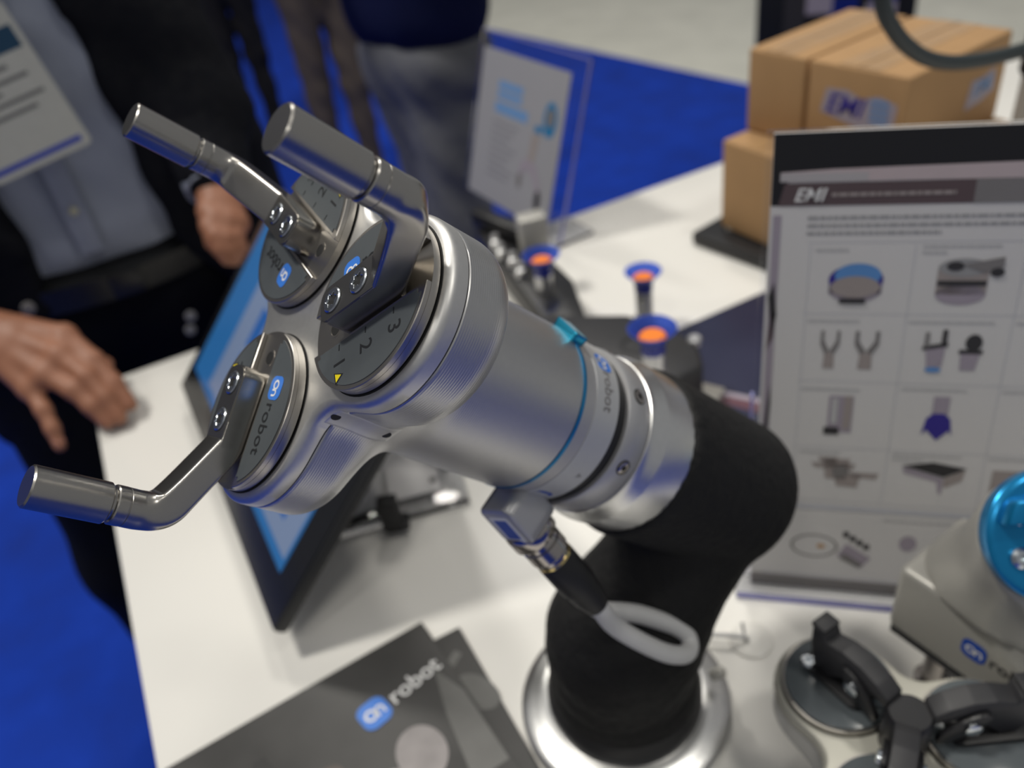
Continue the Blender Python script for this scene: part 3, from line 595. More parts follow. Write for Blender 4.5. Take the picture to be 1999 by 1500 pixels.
suction_cup(0.363, 0.763, 0.098, 0.97, 0.046)
suction_cup(0.447, 0.683, 0.080, 0.92, 0.020)
suction_cup(0.347, 0.519, 0.132, 0.98, 0.060)
wpart('stem_mount', lathe((0.447, 0.683, 0.0005), (0, 0, 1), [(0.013, 0), (0.013, 0.018), (0.009, 0.021)], 24), 'black_plastic', vg)
wpart('stem_arm', prism([(0.372, 0.66), (0.440, 0.694), (0.456, 0.676), (0.392, 0.635)], 0.004, 0.018, 0.002), 'black_plastic', vg)

# ------------------------------------------------------------------ printed signs in clear holders
def plane_thing(name, label, cat, o_, e_, up_):
    e_ = Vector(e_).normalized(); up_ = Vector(up_); up_ = (up_-e_*up_.dot(e_)).normalized(); n_ = e_.cross(up_)
    return thing(name, label, cat, o_, Matrix((e_, up_, n_)).transposed())
ps = plane_thing('poster_stand', 'clear tabletop holder with large product sheet headed by a black banner', 'sign holder', (0.304, 0.335, 0.003), (0.765, -0.644, 0), (0.043, 0.045, 0.346))
W_, H_ = 0.236, 0.352
def pb(nm, u0, v0, u1, v1, z0, z1, m, par, bev=0): return obj(nm, B(((u0+u1)/2, (v0+v1)/2, (z0+z1)/2), (abs(u1-u0), abs(v1-v0), abs(z1-z0)), bev=bev), m, par)
# the printed front faces -z or +z depending on handedness; find which side looks at the room's front
PF = 1 if (loc_of(ps).to_3x3() @ Vector((0, 0, 1))).y < 0 else -1
sheet = pb('printed_sheet', 0.004, 0.012, W_-0.004, H_-0.001, -0.0012, 0.0012, 'paper', ps)
pb('back_panel', 0, 0.004, W_, H_, -PF*0.0015, -PF*0.0040, 'acrylic', ps)
wpart('foot', B((0.394+0.644*0.012, 0.259+0.765*0.012, 0.0035), (0.250, 0.052, 0.006), Matrix.Rotation(math.atan2(-0.644, 0.765), 3, 'Z'), 0.0015), 'acrylic', ps)
pb('foot_slot', 0.004, 0.001, W_-0.004, 0.012, PF*0.0004, PF*0.0030, 'print_mid', ps)
wpart('foot_edge', B((0.394-0.644*0.0147, 0.259-0.765*0.0147, 0.0032), (0.248, 0.0014, 0.005), Matrix.Rotation(math.atan2(-0.644, 0.765), 3, 'Z')), 'acrylic_edge', ps)
pb('side_edge', -0.0025, 0.02, -0.0005, 0.17, -PF*0.004, PF*0.002, 'acrylic_edge', ps)
def pr(pts, m, lvl=1, nm='print', par=None):
    b_ = bmesh.new(); b_.faces.new([b_.verts.new((u/1000, v/1000, PF*(0.0012+0.00012*lvl))) for u, v in pts]); return obj(nm, b_, m, par or sheet, 0)
def rect(u0, v0, u1, v1): return [(u0, v0), (u1, v0), (u1, v1), (u0, v1)]
UR = 231
pr(rect(4.2, 331, UR+0.5, 350.8), 'print_black', nm='banner'); pr([(4.2, 331), (4.2, 306), (9, 306), (14, 321), (UR, 321), (UR, 331)], 'print_black', nm='banner_corner')
pr([(12, 321.5), (UR, 319.5), (UR, 331), (40, 328.5), (9, 327)], 'print_pink', 2, 'banner_band')  # silver-pink band below the black banner
mat('print_silver', (0.42, 0.40, 0.41), 0.35)
pr([(9, 321.2), (60, 320.6), (60, 326), (9, 326.5)], 'print_silver', 3, 'banner_band')
pr([(8.5, 305.8), (UR, 305.8), (UR, 320.2), (12, 320.2)], 'print_brown', 2, 'title_bar')
pr([(120, 305.8), (UR, 305.8), (UR, 320.2), (120, 320.2)], 'print_mid', 3, 'title_bar')
obj('lettering', xf(text_bm('EMI', 0.0118, shear=0.30, bold=0.00015), Matrix.Translation((0.0175, 0.3125, PF*0.0022))), 'white_ink', sheet, 0)
def words(u, v, total, h_, m='print_grey', lvl=2, gap=0.8):
    u0 = u; rnd = random.Random(int(u*7+v*13))
    b_ = bmesh.new()
    while u < u0+total:
        wl = min(rnd.uniform(2.0, 6.5), u0+total-u)
        if wl > 0.4: b_.faces.new([b_.verts.new((p/1000, q/1000, PF*(0.0012+0.00012*lvl))) for p, q in rect(u, v-h_/2, u+wl, v+h_/2)])
        u += wl+gap
    o_ = obj('text_line', b_, m, sheet, 0)
words(40, 312.6, 70, 2.2, 'print_warm', 4)
for v, l in ((298, 190), (293, 186), (288, 78)): words(27, v, l, 1.9)
for x in (30, 92, 154, 216):
    pr(rect(x-0.2, 84, x+0.2, 280), 'print_line', 1, 'grid_line')
for v in (282, 233, 183, 130, 84): pr(rect(28, v-0.2, 226, v+0.2), 'print_line', 1, 'grid_line')
for (u, v, l) in ((33, 277, 20), (96, 279, 44), (96, 275, 14), (32, 228, 32), (94, 228, 50), (156, 228, 40), (31, 177, 38), (95, 179, 40), (156, 179, 34), (33, 126, 28), (95, 127, 44), (95, 123, 20), (156, 127, 40), (156, 277, 40)): words(u, v, l, 1.5, 'print_light', 2, 0.5)
def pel(cx, cy, a, b_, m, lvl=2, rot=0): pr(ell(cx, cy, a, b_, rot, 20), m, lvl)
# row 1: blue ring unit, round unit with arm
pel(59, 250, 16, 9, 'print_mauve', 2); pr(rect(43, 247, 75, 256), 'print_mauve', 2); pel(59, 257, 16.5, 10, 'print_navy', 3); pel(60, 260, 14, 8, 'print_blue', 4); pel(59, 252, 15, 7.5, 'print_warm', 5); pr(rect(50, 240.5, 66, 244), 'print_dark', 6)
pel(121, 247, 14.5, 7, 'print_mauve', 2); pr(rect(106.5, 247, 135.5, 265), 'print_warm', 2); pel(121, 265, 14.5, 6, 'print_grey', 3); pr(rect(107, 253, 135, 256.5), 'print_dark', 4); pel(116, 266, 5, 3, 'print_dark', 5); pr([(120, 267), (143, 272), (143, 265), (132, 262)], 'print_mid', 5); pel(140, 262, 4, 3, 'print_dark', 6)
pel(183, 250, 15, 10, 'print_mauve', 2); pel(183, 258, 14, 7, 'print_warm', 3)
# row 2: slim grippers
for (cx, s) in ((47, 1.0), (70, 1.25)):
    pr([(cx-3.5*s, 193), (cx+3.5*s, 193), (cx+3*s, 205), (cx-3*s, 205)], 'print_warm', 2)
    pr([(cx-3*s, 204), (cx, 206), (cx-4*s, 214), (cx-4*s, 221), (cx-6*s, 221), (cx-6*s, 211)], 'print_mid', 3); pr([(cx+3*s, 204), (cx, 206), (cx+4*s, 214), (cx+4*s, 221), (cx+6*s, 221), (cx+6*s, 211)], 'print_mid', 3)
pr([(106, 209), (118, 212), (117, 196), (108, 195)], 'print_mauve', 2); pr([(104, 208), (119, 211), (119, 214), (104, 211)], 'print_dark', 3); pr(rect(105, 210, 107.5, 221), 'print_mid', 4); pr(rect(115, 212, 118, 223), 'print_dark', 4); pel(112, 194, 5, 2, 'print_blue', 4)
pr([(127, 208), (139, 208), (137, 194), (128, 194)], 'print_mauve', 2); pr(rect(126, 206, 140, 209), 'print_dark', 3); pel(134, 214, 5, 6, 'print_dark', 4)
pr(rect(172, 195, 190, 218), 'print_warm', 2)
# row 3: twin column, blue soft cup
pr(rect(50, 143, 66, 172), 'print_mauve', 2); pr(rect(48, 141, 58, 147), 'print_dark', 3); pr(rect(60, 146, 65, 172), 'print_warm', 3); pr(rect(52, 150, 56, 170), 'print_light', 4)
pr(rect(116, 158, 126, 174), 'print_mauve', 2); pr([(111, 144), (114, 148), (117, 144.5), (121, 140), (125, 144.5), (128, 148), (130, 144), (128, 157), (124, 161), (117, 161), (113, 157)], 'print_navy', 3)
pr(rect(176, 142, 192, 170), 'print_navy', 2)
# row 4: spidery unit, dark table
for (a, b_, c_, d_) in ((44, 113, 70, 117), (52, 104, 66, 121), (60, 98, 74, 108), (70, 106, 86, 110), (48, 118, 58, 122)): pr([(a, b_), (c_, b_-1), (c_+2, d_), (a-2, d_)], 'print_warm', 2)
pel(62, 110, 6, 5, 'print_mid', 3)
pr([(102, 118), (122, 122), (144, 118), (130, 110)], 'print_dark', 3); pr([(103, 117), (130, 109), (130, 96), (128, 96), (126, 106), (104, 112)], 'print_mauve', 2); pr([(130, 109), (143, 117), (142, 108), (131, 101)], 'print_warm', 2)
pr(rect(160, 100, 200, 118), 'print_warm', 2)
# bottom strip: tool set and cable
pr(rect(28, 76, 226, 80), 'print_line', 2, 'strip'); pr(rect(12, 12, 226, 13.5), 'print_line', 2, 'strip')
words(95, 70, 60, 1.6, 'print_light'); 
for q in range(28):
    t0, t1 = 2*math.pi*q/28, 2*math.pi*(q+1)/28
    pr([(49+r*math.cos(t)*1.0, 42+r*0.62*math.sin(t)) for r, t in ((17, t0), (17, t1), (15.4, t1), (15.4, t0))], 'print_mid', 2)
pel(54, 42, 3, 2, 'print_orange', 2)
pr([(66, 34), (84, 24), (90, 34), (72, 46)], 'print_mauve', 2); pr([(68, 32), (82, 24), (85, 28), (71, 37)], 'print_mid', 3)
for i in range(4): pr(rect(69+i*5, 52-i*3.4, 73+i*5, 57-i*3.4), 'print_dark', 3)
pel(114, 50, 6, 7, 'print_mauve', 2)
pr(rect(6, 120, 11, 300), 'print_mauve', 2, 'reflection_strip'); pr([(5.5, 245), (9, 255), (11.5, 232), (9, 215)], 'print_dark', 3, 'reflection_mark'); pr([(5.5, 120), (10, 180), (11, 165), (8.5, 120)], 'print_dark', 3, 'reflection_mark'); pr([(6, 205), (10, 215), (11, 235), (8, 232)], 'print_brown', 3, 'reflection_mark')  # reflection in the clear acrylic side, painted on as coloured shapes

sg = plane_thing('leaflet_stand', 'clear tilted leaflet holder with blue headline at the back edge of the counter', 'sign holder', Vector((0.471, 0.927, 0.005))-Vector((0.087, -0.996, 0))*0.27, (0.087, -0.996, 0), (math.sin(math.radians(18))*0.996, math.sin(math.radians(18))*0.087, math.cos(math.radians(18))))
SF = 1 if (loc_of(sg).to_3x3() @ Vector((0, 0, 1))).x < 0 else -1
pb('holder_panel', 0, 0, 0.27, 0.245, -0.0035*SF, -0.0008*SF, 'acrylic', sg); wpart('holder_foot', B((0.471-0.087*0.135+0.02, 0.927+0.996*0.135-0.066, 0.0026), (0.135, 0.09, 0.004), Matrix.Rotation(math.atan2(-0.996, 0.087), 3, 'Z')), 'acrylic', sg)
for e in ((0.2685, 0, 0.27, 0.245), (0, 0.2435, 0.27, 0.245)): pb('holder_edge', *e, -0.0036*SF, 0.0004*SF, 'acrylic_edge', sg)
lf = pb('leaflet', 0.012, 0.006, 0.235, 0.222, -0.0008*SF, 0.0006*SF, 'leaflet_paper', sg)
def lr(pts, m, lvl=1):
    b_ = bmesh.new(); b_.faces.new([b_.verts.new((u, v, SF*(0.0006+0.0002*lvl))) for u, v in pts]); return obj('print', b_, m, lf, 0)
for q, (a, b_, c_, d_) in enumerate(((0.065, 0.172, 0.130, 0.183), (0.065, 0.159, 0.130, 0.169), (0.062, 0.138, 0.150, 0.153))): lr(rect(a, b_, c_, d_), 'print_sky')
for q in range(8): lr(rect(0.06, 0.122-q*0.011, 0.13-0.01*(q % 3), 0.126-q*0.011), 'leaflet_bar')
lr(ell(0.205, 0.155, 0.016, 0.024), 'print_teal'); lr(ell(0.205, 0.158, 0.010, 0.013), 'print_mid', 2); lr(rect(0.172, 0.132, 0.190, 0.142), 'print_teal')
lr([(0.168, 0.130), (0.186, 0.130), (0.180, 0.090), (0.165, 0.092)], 'print_warm'); lr([(0.160, 0.092), (0.186, 0.088), (0.205, 0.060), (0.200, 0.040), (0.192, 0.060), (0.176, 0.078), (0.160, 0.075), (0.152, 0.060), (0.145, 0.060), (0.150, 0.085)], 'print_mauve', 2)
lr(ell(0.150, 0.058, 0.006, 0.011), 'print_mid', 3); lr(ell(0.202, 0.042, 0.007, 0.015), 'print_dark', 3)

# ------------------------------------------------------------------ cardboard boxes on a black tray
def carton(name, label, c, s, yaw, grp='cardboard boxes stacked on the tray'):
    R_ = Matrix.Rotation(yaw, 3, 'Z'); t = thing(name, label, 'box', (c[0], c[1], c[2]-s[2]/2), R_, grp)
    obj('carton', B((0, 0, s[2]/2), s, bev=0.0035, seg=3), 'cardboard', t)
    obj('tape', B((0, 0, s[2]+0.0002), (s[0]*0.98, min(0.05, s[1]*0.5), 0.0006)), 'packing_tape', t, 0)
    obj('flap_seam', B((0, 0, s[2]+0.0006), (s[0]*0.985, 0.0012, 0.0004)), 'cardboard_gap', t, 0)
    return t
tr = thing('tray', 'black plastic tray under the stack of cardboard boxes', 'tray', (0.775, 0.70, 0))
Rt = Matrix.Rotation(math.radians(12), 3, 'Z')
wpart('tray_plate', B((0.783, 0.715, 0.010), (0.29, 0.27, 0.018), Rt, 0.004), 'black_plastic', tr)
wpart('tray_bolt', lathe((0.657, 0.79, 0.0185), (0, 0, 1), [(0.006, 0), (0.006, 0.003), (0.004, 0.004)], 20), 'tool_grey', tr)
y9 = math.radians(9)
carton('cardboard_box', 'lower brown cardboard box at the left of the stack, plain sided, on the tray', (0.775, 0.755, 0.080), (0.24, 0.118, 0.119), math.radians(5))
carton('cardboard_box', 'lower brown cardboard box hidden mostly behind the poster stand', (0.793, 0.633, 0.080), (0.24, 0.118, 0.119), math.radians(5))
e2 = Vector((math.cos(y9), math.sin(y9), 0)); e1 = Vector((math.sin(y9), -math.cos(y9), 0)); TLc = Vector((0.689, 0.806, 0))
ca = TLc+e2*0.095+e1*0.0415; cbx = TLc+e2*0.095+e1*(0.0415*2+0.004+0.062)
carton('cardboard_box', 'narrow brown cardboard box on top of the stack at the left, no logo', (ca.x, ca.y, 0.1905), (0.19, 0.083, 0.100), y9)
bx = carton('cardboard_box', 'brown cardboard box with dark blue lettering on top of the stack', (cbx.x, cbx.y, 0.1905), (0.19, 0.124, 0.100), y9)
# lettering on the two visible faces of the top box (local: -x face and -y face)
def face_text(par, M, parts_):
    for s_, x, z, size, m, sh, bo, lv in parts_: obj('lettering', xf(text_bm(s_, size, shear=sh, bold=bo), M @ Matrix.Translation((x, z, lv))), m, par, 0)
Mx_ = Matrix(((0, 0, -1, -0.0952), (-1, 0, 0, 0), (0, 1, 0, 0), (0, 0, 0, 1)))
obj('sticker', xf(prism([(-0.042, 0.046), (-0.036, 0.073), (-0.010, 0.075), (0.008, 0.068), (0.030, 0.075), (0.052, 0.069), (0.050, 0.046), (0.01, 0.036)], 0, 0.0004), Mx_), 'print_mauve', bx, 0)
face_text(bx, Mx_, (('EMI', -0.036, 0.057, 0.031, 'print_navy', 0.3, 0.0004, 0.0008),))
My_ = Matrix(((1, 0, 0, 0), (0, 0, -1, -0.0622), (0, 1, 0, 0), (0, 0, 0, 1)))
obj('sticker', xf(prism([(0.020, 0.030), (0.026, 0.062), (0.045, 0.060), (0.070, 0.066), (0.076, 0.040), (0.05, 0.032)], 0, 0.0004), My_), 'print_mauve', bx, 0)
for q in range(4): obj('text_line', B((-0.0962, -(0.018+0.014), 0.069-q*0.007), (0.0004, 0.022, 0.0035)), 'print_sky', bx, 0)
face_text(bx, My_, (('EMI', 0.030, 0.050, 0.024, 'print_sky', 0.3, 0.0003, 0.0008),))

# robot hose hanging over the boxes, and the post it plugs into
hs = obj('hose', tube([(0.75, 0.60, 1.25), (0.66, 0.57, 1.0), (0.60, 0.55, 0.72), (0.588, 0.545, 0.50), (0.598, 0.545, 0.39), (0.610, 0.545, 0.342), (0.626, 0.545, 0.319), (0.646, 0.545, 0.300), (0.674, 0.545, 0.282), (0.710, 0.545, 0.269), (0.754, 0.545, 0.261), (0.800, 0.545, 0.257), (0.835, 0.545, 0.256)], 0.0072, 16, 8), 'cable_dark')
tag(hs, 'thick dark grey hose hanging in a curve over the cardboard boxes', 'hose')
po = thing('tool_post', 'grey post with black joint at the right edge in front of the boxes', 'post', (0.855, 0.545, 0))
wpart('post_column', lathe((0.855, 0.545, 0), (0, 0, 1), [(0.030, 0), (0.030, 0.008), (0.021, 0.010), (0.021, 0.222)], 32), 'tool_grey', po)
wpart('post_joint', lathe((0.855, 0.545, 0.222), (0, 0, 1), [(0.022, 0), (0.025, 0.004), (0.025, 0.060), (0.020, 0.066)], 32), 'black_plastic', po)

# ------------------------------------------------------------------ white housing with blue tool head at the right
hd_o = Vector((0.331, 0.226, 0.052)); hx = Vector((0.14, -0.99, 0)).normalized(); hy = Vector((0.99, 0.14, 0)).normalized()
hs_ = thing('tool_housing', 'pale grey tool housing with a blue tool head at the right edge', 'tool', hd_o, Matrix((hx, hy, Vector((0, 0, 1)))).transposed() if Matrix((hx, hy, Vector((0, 0, 1)))).determinant() > 0 else Matrix((hx, -hy, Vector((0, 0, 1)))).transposed())
SG = 1 if Matrix((hx, hy, Vector((0, 0, 1)))).determinant() > 0 else -1
HM = loc_of(hs_)
def hp(nm, bm, m, sub=None, sm=40): return obj(nm, bm, m, sub or hs_, sm)
hp('lower_case', xf(prism([(0, 0), (0.17, 0), (0.17, SG*0.07), (0, SG*0.07)], 0.0, 0.058, 0.005, 3), Matrix.Identity(4)), 'housing')
hp('base_gasket', prism([(0.002, SG*0.002), (0.168, SG*0.002), (0.168, SG*0.068), (0.002, SG*0.068)], -0.007, 0.003, 0.001), 'charcoal_plastic')
hdir = Vector((-0.27, -0.72, 0.64)).normalized(); hdp = Vector((0.3625, 0.1665, 0.1755))
def blobh(P):
    f = cone(P, (0.384, 0.186, 0.090), (0.363, 0.168, 0.172), 0.041, 0.034)
    f = smin(f, cone(P, (0.366, 0.200, 0.096), (0.372, 0.130, 0.096), 0.026, 0.026), 0.03)
    f = np.maximum(f, (P-np.array(hdp))@np.array(hdir)+0.004)
    return np.maximum(f, 0.104-P[..., 2])
smo = wpart('nose_case', surfnet(blobh, (0.28, 0.10, 0.09), (0.46, 0.28, 0.25), 0.0035), 'housing', hs_, 60)
hp0 = hp
def hp(nm, bm, m, sub=None, sm=40): return wpart(nm, bm, m, hs_, sm, sub) if nm.startswith(('tool_head', 'head_')) else hp0(nm, bm, m, sub, sm)
hp('tool_head', lathe(hdp, hdir, [(0.030, -0.008), (0.034, -0.006), (0.0365, 0.0), (0.0365, 0.006), (0.0345, 0.008), (0.032, 0.0085)], 72), 'blue_anodised')
FM = frame_to(hdp+hdir*0.0085, hdir)
hp('head_block', xf(prism([(-0.031, 0.012), (0.0, 0.010), (0.031, 0.012), (0.024, 0.024), (-0.024, 0.024)], 0.0, 0.012, 0.002), FM), 'blue_anodised')
for a in (20, 80, 140, 200, 260, 320):
    p_ = FM @ Vector((0.023*math.cos(math.radians(a)), 0.023*math.sin(math.radians(a)), 0))
    hp('head_screw', lathe(p_, hdir, [(0.0058, 0), (0.0058, 0.002), (0.004, 0.0035), (0.002, 0.0035), (0.002, 0.001)], 24), 'zinc')
for p_ in ((0.0, -0.012), (-0.010, -0.010), (0.010, -0.014)):
    hp('head_boss', lathe(FM @ Vector((p_[0], p_[1], 0)), hdir, [(0.0045, 0), (0.0045, 0.004), (0.003, 0.005)], 20), 'blue_anodised')
LGM = Matrix(((1, 0, 0, 0.056), (0, 0, SG*-1.0, SG*-0.0003), (0, 1, 0, 0.030), (0, 0, 0, 1)))
logo(hs_, LGM, 0.0155, 'print_dark', 'logo_blue_dark', th=0.01)
for p_ in ((0.030, 0.02), (0.13, 0.02), (0.13, 0.05), (0.03, 0.05)):
    hp('leg', lathe(Vector((p_[0], SG*p_[1], -0.0515)), (0, 0, 1), [(0.012, 0), (0.012, 0.003), (0.008, 0.004), (0.008, 0.049)], 24), 'chrome_dark')

# ------------------------------------------------------------------ second gripper standing on the counter, black fingers
R2 = Matrix.Rotation(math.radians(95), 3, 'Z')
g2 = make_gripper('finger_gripper', 'silver three lobed gripper with black fingers at the bottom right corner of the counter', Vector((0.262, 0.153, 0.0815)), R2, body_end=-81.0, neck=False, fingers='black', da=(20, 20, 20))
def g2p(nm, bm, m, sub=None): return obj(nm, xf(bm, MM), m, sub or g2, 40)
for A in (0, -120, 120):
    D = Matrix.Rotation(math.radians(A), 4, 'Z')
    XZ = Matrix(((1, 0, 0, 0), (0, 0, -1, 0), (0, 1, 0, 0), (0, 0, 0, 1)))
    fgb = g2p('finger', xf(xf(prism([(50, 4), (60, 6), (64, 22), (64, 38), (55, 38), (53, 33), (42, 37), (30, 37), (18, 33), (10, 28), (10, 20), (20, 22), (32, 22), (40, 14)], -6.5, 6.5, 1.2), XZ), D), 'charcoal_plastic')
    g2p('finger_pad', xf(B((60, 0, 40), (10, 13, 4), bev=0.8), D), 'charcoal_plastic', fgb)
    g2p('finger_link', xf(xf(prism(ell(26, 18, 17, 6.5, 0.7, 18), 6.5, 10, 0.8), XZ), D), 'black_plastic', fgb)
    g2p('finger_link', xf(xf(prism(ell(26, 18, 17, 6.5, 0.7, 18), -10, -6.5, 0.8), XZ), D), 'black_plastic', fgb)
    for y in (12.5, -12.5): g2p('pivot', xf(lathe((30, y*0.85, 20), (0, math.copysign(1, y), 0), [(4.5, -1), (4.5, 1.2), (3, 1.8)], 20), D), 'zinc', fgb)
    g2p('mount_plate', xf(prism(rrect(44, 20, 6), -0.2, 3.5, 0.5), D @ Matrix.Translation((46, 0, 0))), 'black_plastic', fgb)
    g2p('mount_screw', xf(polar(bmesh.new(), [(4.5, 3.2), (4.5, 5.2), (3.6, 6.2), (2, 6.2), (1.8, 4.5)], 24, c=(63, 7)), D), 'zinc', fgb)
g2p('centre_hub', polar(bmesh.new(), [(13, -7), (13, 22), (11, 25), (6, 25)], 32), 'black_plastic')

# ------------------------------------------------------------------ people
def smooth_all(o):
    o.data.polygons.foreach_set('use_smooth', [True]*len(o.data.polygons)); return o
def head(t, x, y, z, yaw, haircol='hair'):
    """neck and head as one skin with nose and ears; eyes, mouth and hair as children"""
    R_ = Matrix.Translation((x, y, z)) @ Matrix.Rotation(yaw, 4, 'Z')     # face looks along local -y
    caps = [((0, 0.01, 0.04), (0, 0.015, 0.07), 0.085, 0.088), ((0, -0.025, -0.03), (0, -0.035, -0.055), 0.066, 0.052), ((0, -0.088, 0.01), (0, -0.112, -0.015), 0.010, 0.014), ((0.083, 0.01, 0.005), (0.083, 0.015, 0.03), 0.012, 0.016), ((-0.083, 0.01, 0.005), (-0.083, 0.015, 0.03), 0.012, 0.016), ((0, 0.02, -0.06), (0, 0.03, -0.17), 0.055, 0.062)]
    sk = smooth_all(wpart('head', xf(blob(caps, 0.03, 0.008), R_), 'skin', t, 0))
    hc = [((0, 0.03, 0.075), (0, 0.03, 0.085), 0.089, 0.086), ((0, 0.06, 0.02), (0, 0.065, 0.0), 0.070, 0.055)]
    smooth_all(wpart('hair', xf(blob(hc, 0.03, 0.009), R_), haircol, t, 0, sk))
    for s in (1, -1): wpart('eye', xf(lathe((s*0.032, -0.072, 0.022), (0, -1, 0), [(0.012, 0), (0.010, 0.006), (0.004, 0.010)], 14), R_), 'eye', t, 40, sk)
    wpart('mouth', xf(B((0, -0.083, -0.046), (0.045, 0.012, 0.008), bev=0.003), R_), 'skin_pink', t, 40, sk)
def shoe(t, x, y, yaw):
    R_ = Matrix.Translation((x, y, -T+0.009)) @ Matrix.Rotation(yaw, 4, 'Z')
    wpart('shoe', xf(surfnet(lambda P: np.maximum(blob_fn([((0, 0.03, 0.045), (0, 0.02, 0.05), 0.045, 0.045), ((0, 0, 0.03), (0, -0.17, 0.022), 0.043, 0.036)], 0.03)(P), -P[..., 2]), (-0.07, -0.24, -0.02), (0.07, 0.11, 0.12), 0.011), R_), 'leather_black', t)

man = thing('person', 'person in black jacket, pale blue shirt and badge, resting a hand on the counter corner', 'person', (-0.15, 1.25, -T))
# trousers
smooth_all(wpart('trousers', blob([((-0.20, 1.26, 0.03), (-0.02, 1.26, 0.03), 0.125, 0.125), ((-0.22, 1.25, -0.05), (-0.252, 1.22, -0.45), 0.105, 0.085), ((-0.252, 1.22, -0.45), (-0.262, 1.235, -0.80), 0.085, 0.070), ((-0.03, 1.27, -0.05), (0.03, 1.28, -0.45), 0.105, 0.085), ((0.03, 1.28, -0.45), (0.04, 1.30, -0.80), 0.085, 0.070)], 0.05, 0.014), 'trousers_black', man, 0))
shoe(man, -0.262, 1.215, -0.15); shoe(man, 0.04, 1.28, 0.2)
wpart('belt', xf(polar(bmesh.new(), [(1.0, -0.018), (1.012, -0.017), (1.012, 0.017), (1.0, 0.018)], 64), Matrix.Translation((-0.095, 1.26, 0.066)) @ Matrix.Diagonal((0.215, 0.142, 1, 1))), 'leather_black', man)
wpart('belt_buckle', xf(prism(rrect(0.042, 0.034, 0.005), -0.002, 0.003, 0.0008), Matrix.Translation((-0.075, 1.1165, 0.066)) @ Matrix.Rotation(math.radians(90), 4, 'X')), 'leather_black', man)
# shirt torso, open jacket cut away in front, sleeves part of the jacket skin
scq = np.array([1.0, 1.45, 1.0])
def torso(P, g):
    f = cone(P, (-0.155, 1.265, 0.11), (-0.155, 1.275, 0.44), 0.165+g, 0.165+g, scq); f2 = cone(P, (-0.035, 1.265, 0.11), (-0.035, 1.275, 0.44), 0.165+g, 0.165+g, scq)
    return smin(f, f2, 0.06)/1.15
def folds(P): return 0.003*np.sin(P[..., 2]*75+P[..., 0]*30)*np.sin(P[..., 0]*42+1.3)
shirt = smooth_all(wpart('shirt', surfnet(lambda P: np.maximum(torso(P, 0.0)+folds(P), 0.082-P[..., 2]+0.10*(np.abs(P[..., 0]+0.08) > 0.4)), (-0.40, 1.06, 0.05), (0.23, 1.48, 0.62), 0.012), 'shirt', man, 0))
def jacket(P):
    f = torso(P, 0.018); f = np.minimum(f, cone(P, (-0.085, 1.27, -0.10), (-0.085, 1.27, 0.15), 0.245, 0.20, np.array([1, 1.4, 1]))/1.15) if False else f
    skirt = cone(P, (-0.16, 1.27, -0.10), (-0.15, 1.265, 0.15), 0.19, 0.185, np.array([1, 1.35, 1])); skirt2 = cone(P, (-0.0, 1.27, -0.10), (-0.015, 1.265, 0.15), 0.19, 0.185, np.array([1, 1.35, 1]))
    f = smin(f, smin(skirt, skirt2, 0.05)/1.15, 0.05)
    sl = smin(cone(P, (0.055, 1.28, 0.47), (0.092, 1.155, 0.245), 0.078, 0.060), cone(P, (0.092, 1.155, 0.245), (0.073, 1.070, 0.185), 0.060, 0.043), 0.03)
    sr = smin(cone(P, (-0.345, 1.28, 0.47), (-0.430, 1.15, 0.22), 0.085, 0.068), cone(P, (-0.430, 1.15, 0.22), (-0.262, 1.052, 0.125), 0.068, 0.046), 0.03)
    f = smin(f, sl, 0.03); f = smin(f, sr, 0.03)
    xm = -0.082; zz = P[..., 2]
    left = np.interp(zz, [-0.2, 0.03, 0.09, 0.21, 0.40, 0.6], [-0.24, -0.185, -0.165, -0.168, -0.170, -0.15])
    right = np.interp(zz, [-0.2, 0.03, 0.10, 0.21, 0.40, 0.6], [0.10, 0.04, 0.002, -0.004, -0.020, -0.05])
    op = np.maximum(np.maximum(left-P[..., 0], P[..., 0]-right), P[..., 1]-1.215)
    f = np.maximum(f, -op); f = f+0.004*np.sin(zz*60+P[..., 0]*25)*np.sin(P[..., 1]*40)
    return np.maximum(f, -0.20-zz)
smooth_all(wpart('jacket', surfnet(jacket, (-0.54, 0.98, -0.24), (0.34, 1.52, 0.62), 0.013), 'jacket_black', man, 0))
for p_, d_ in (((-0.192, 1.083, 0.115), (0, -1, 0)), ((0.060, 1.008, 0.0), (0, -1, 0)), ((0.062, 1.008, 0.018), (0, -1, 0))):
    pass
wpart('jacket_button', lathe((-0.190, 1.085, 0.088), (0, -1, 0.1), [(0.008, 0), (0.008, 0.003), (0.006, 0.004)], 20), 'print_mid', man)
wpart('shirt_button', lathe((-0.098, 1.1365, 0.170), (0, -1, 0.05), [(0.0055, 0), (0.0055, 0.002), (0.004, 0.003)], 18), 'button_pale', man, 40, shirt)
wpart('shirt_placket', B((-0.098, 1.1405, 0.30), (0.030, 0.006, 0.38), bev=0.002), 'shirt', man, 40, shirt)
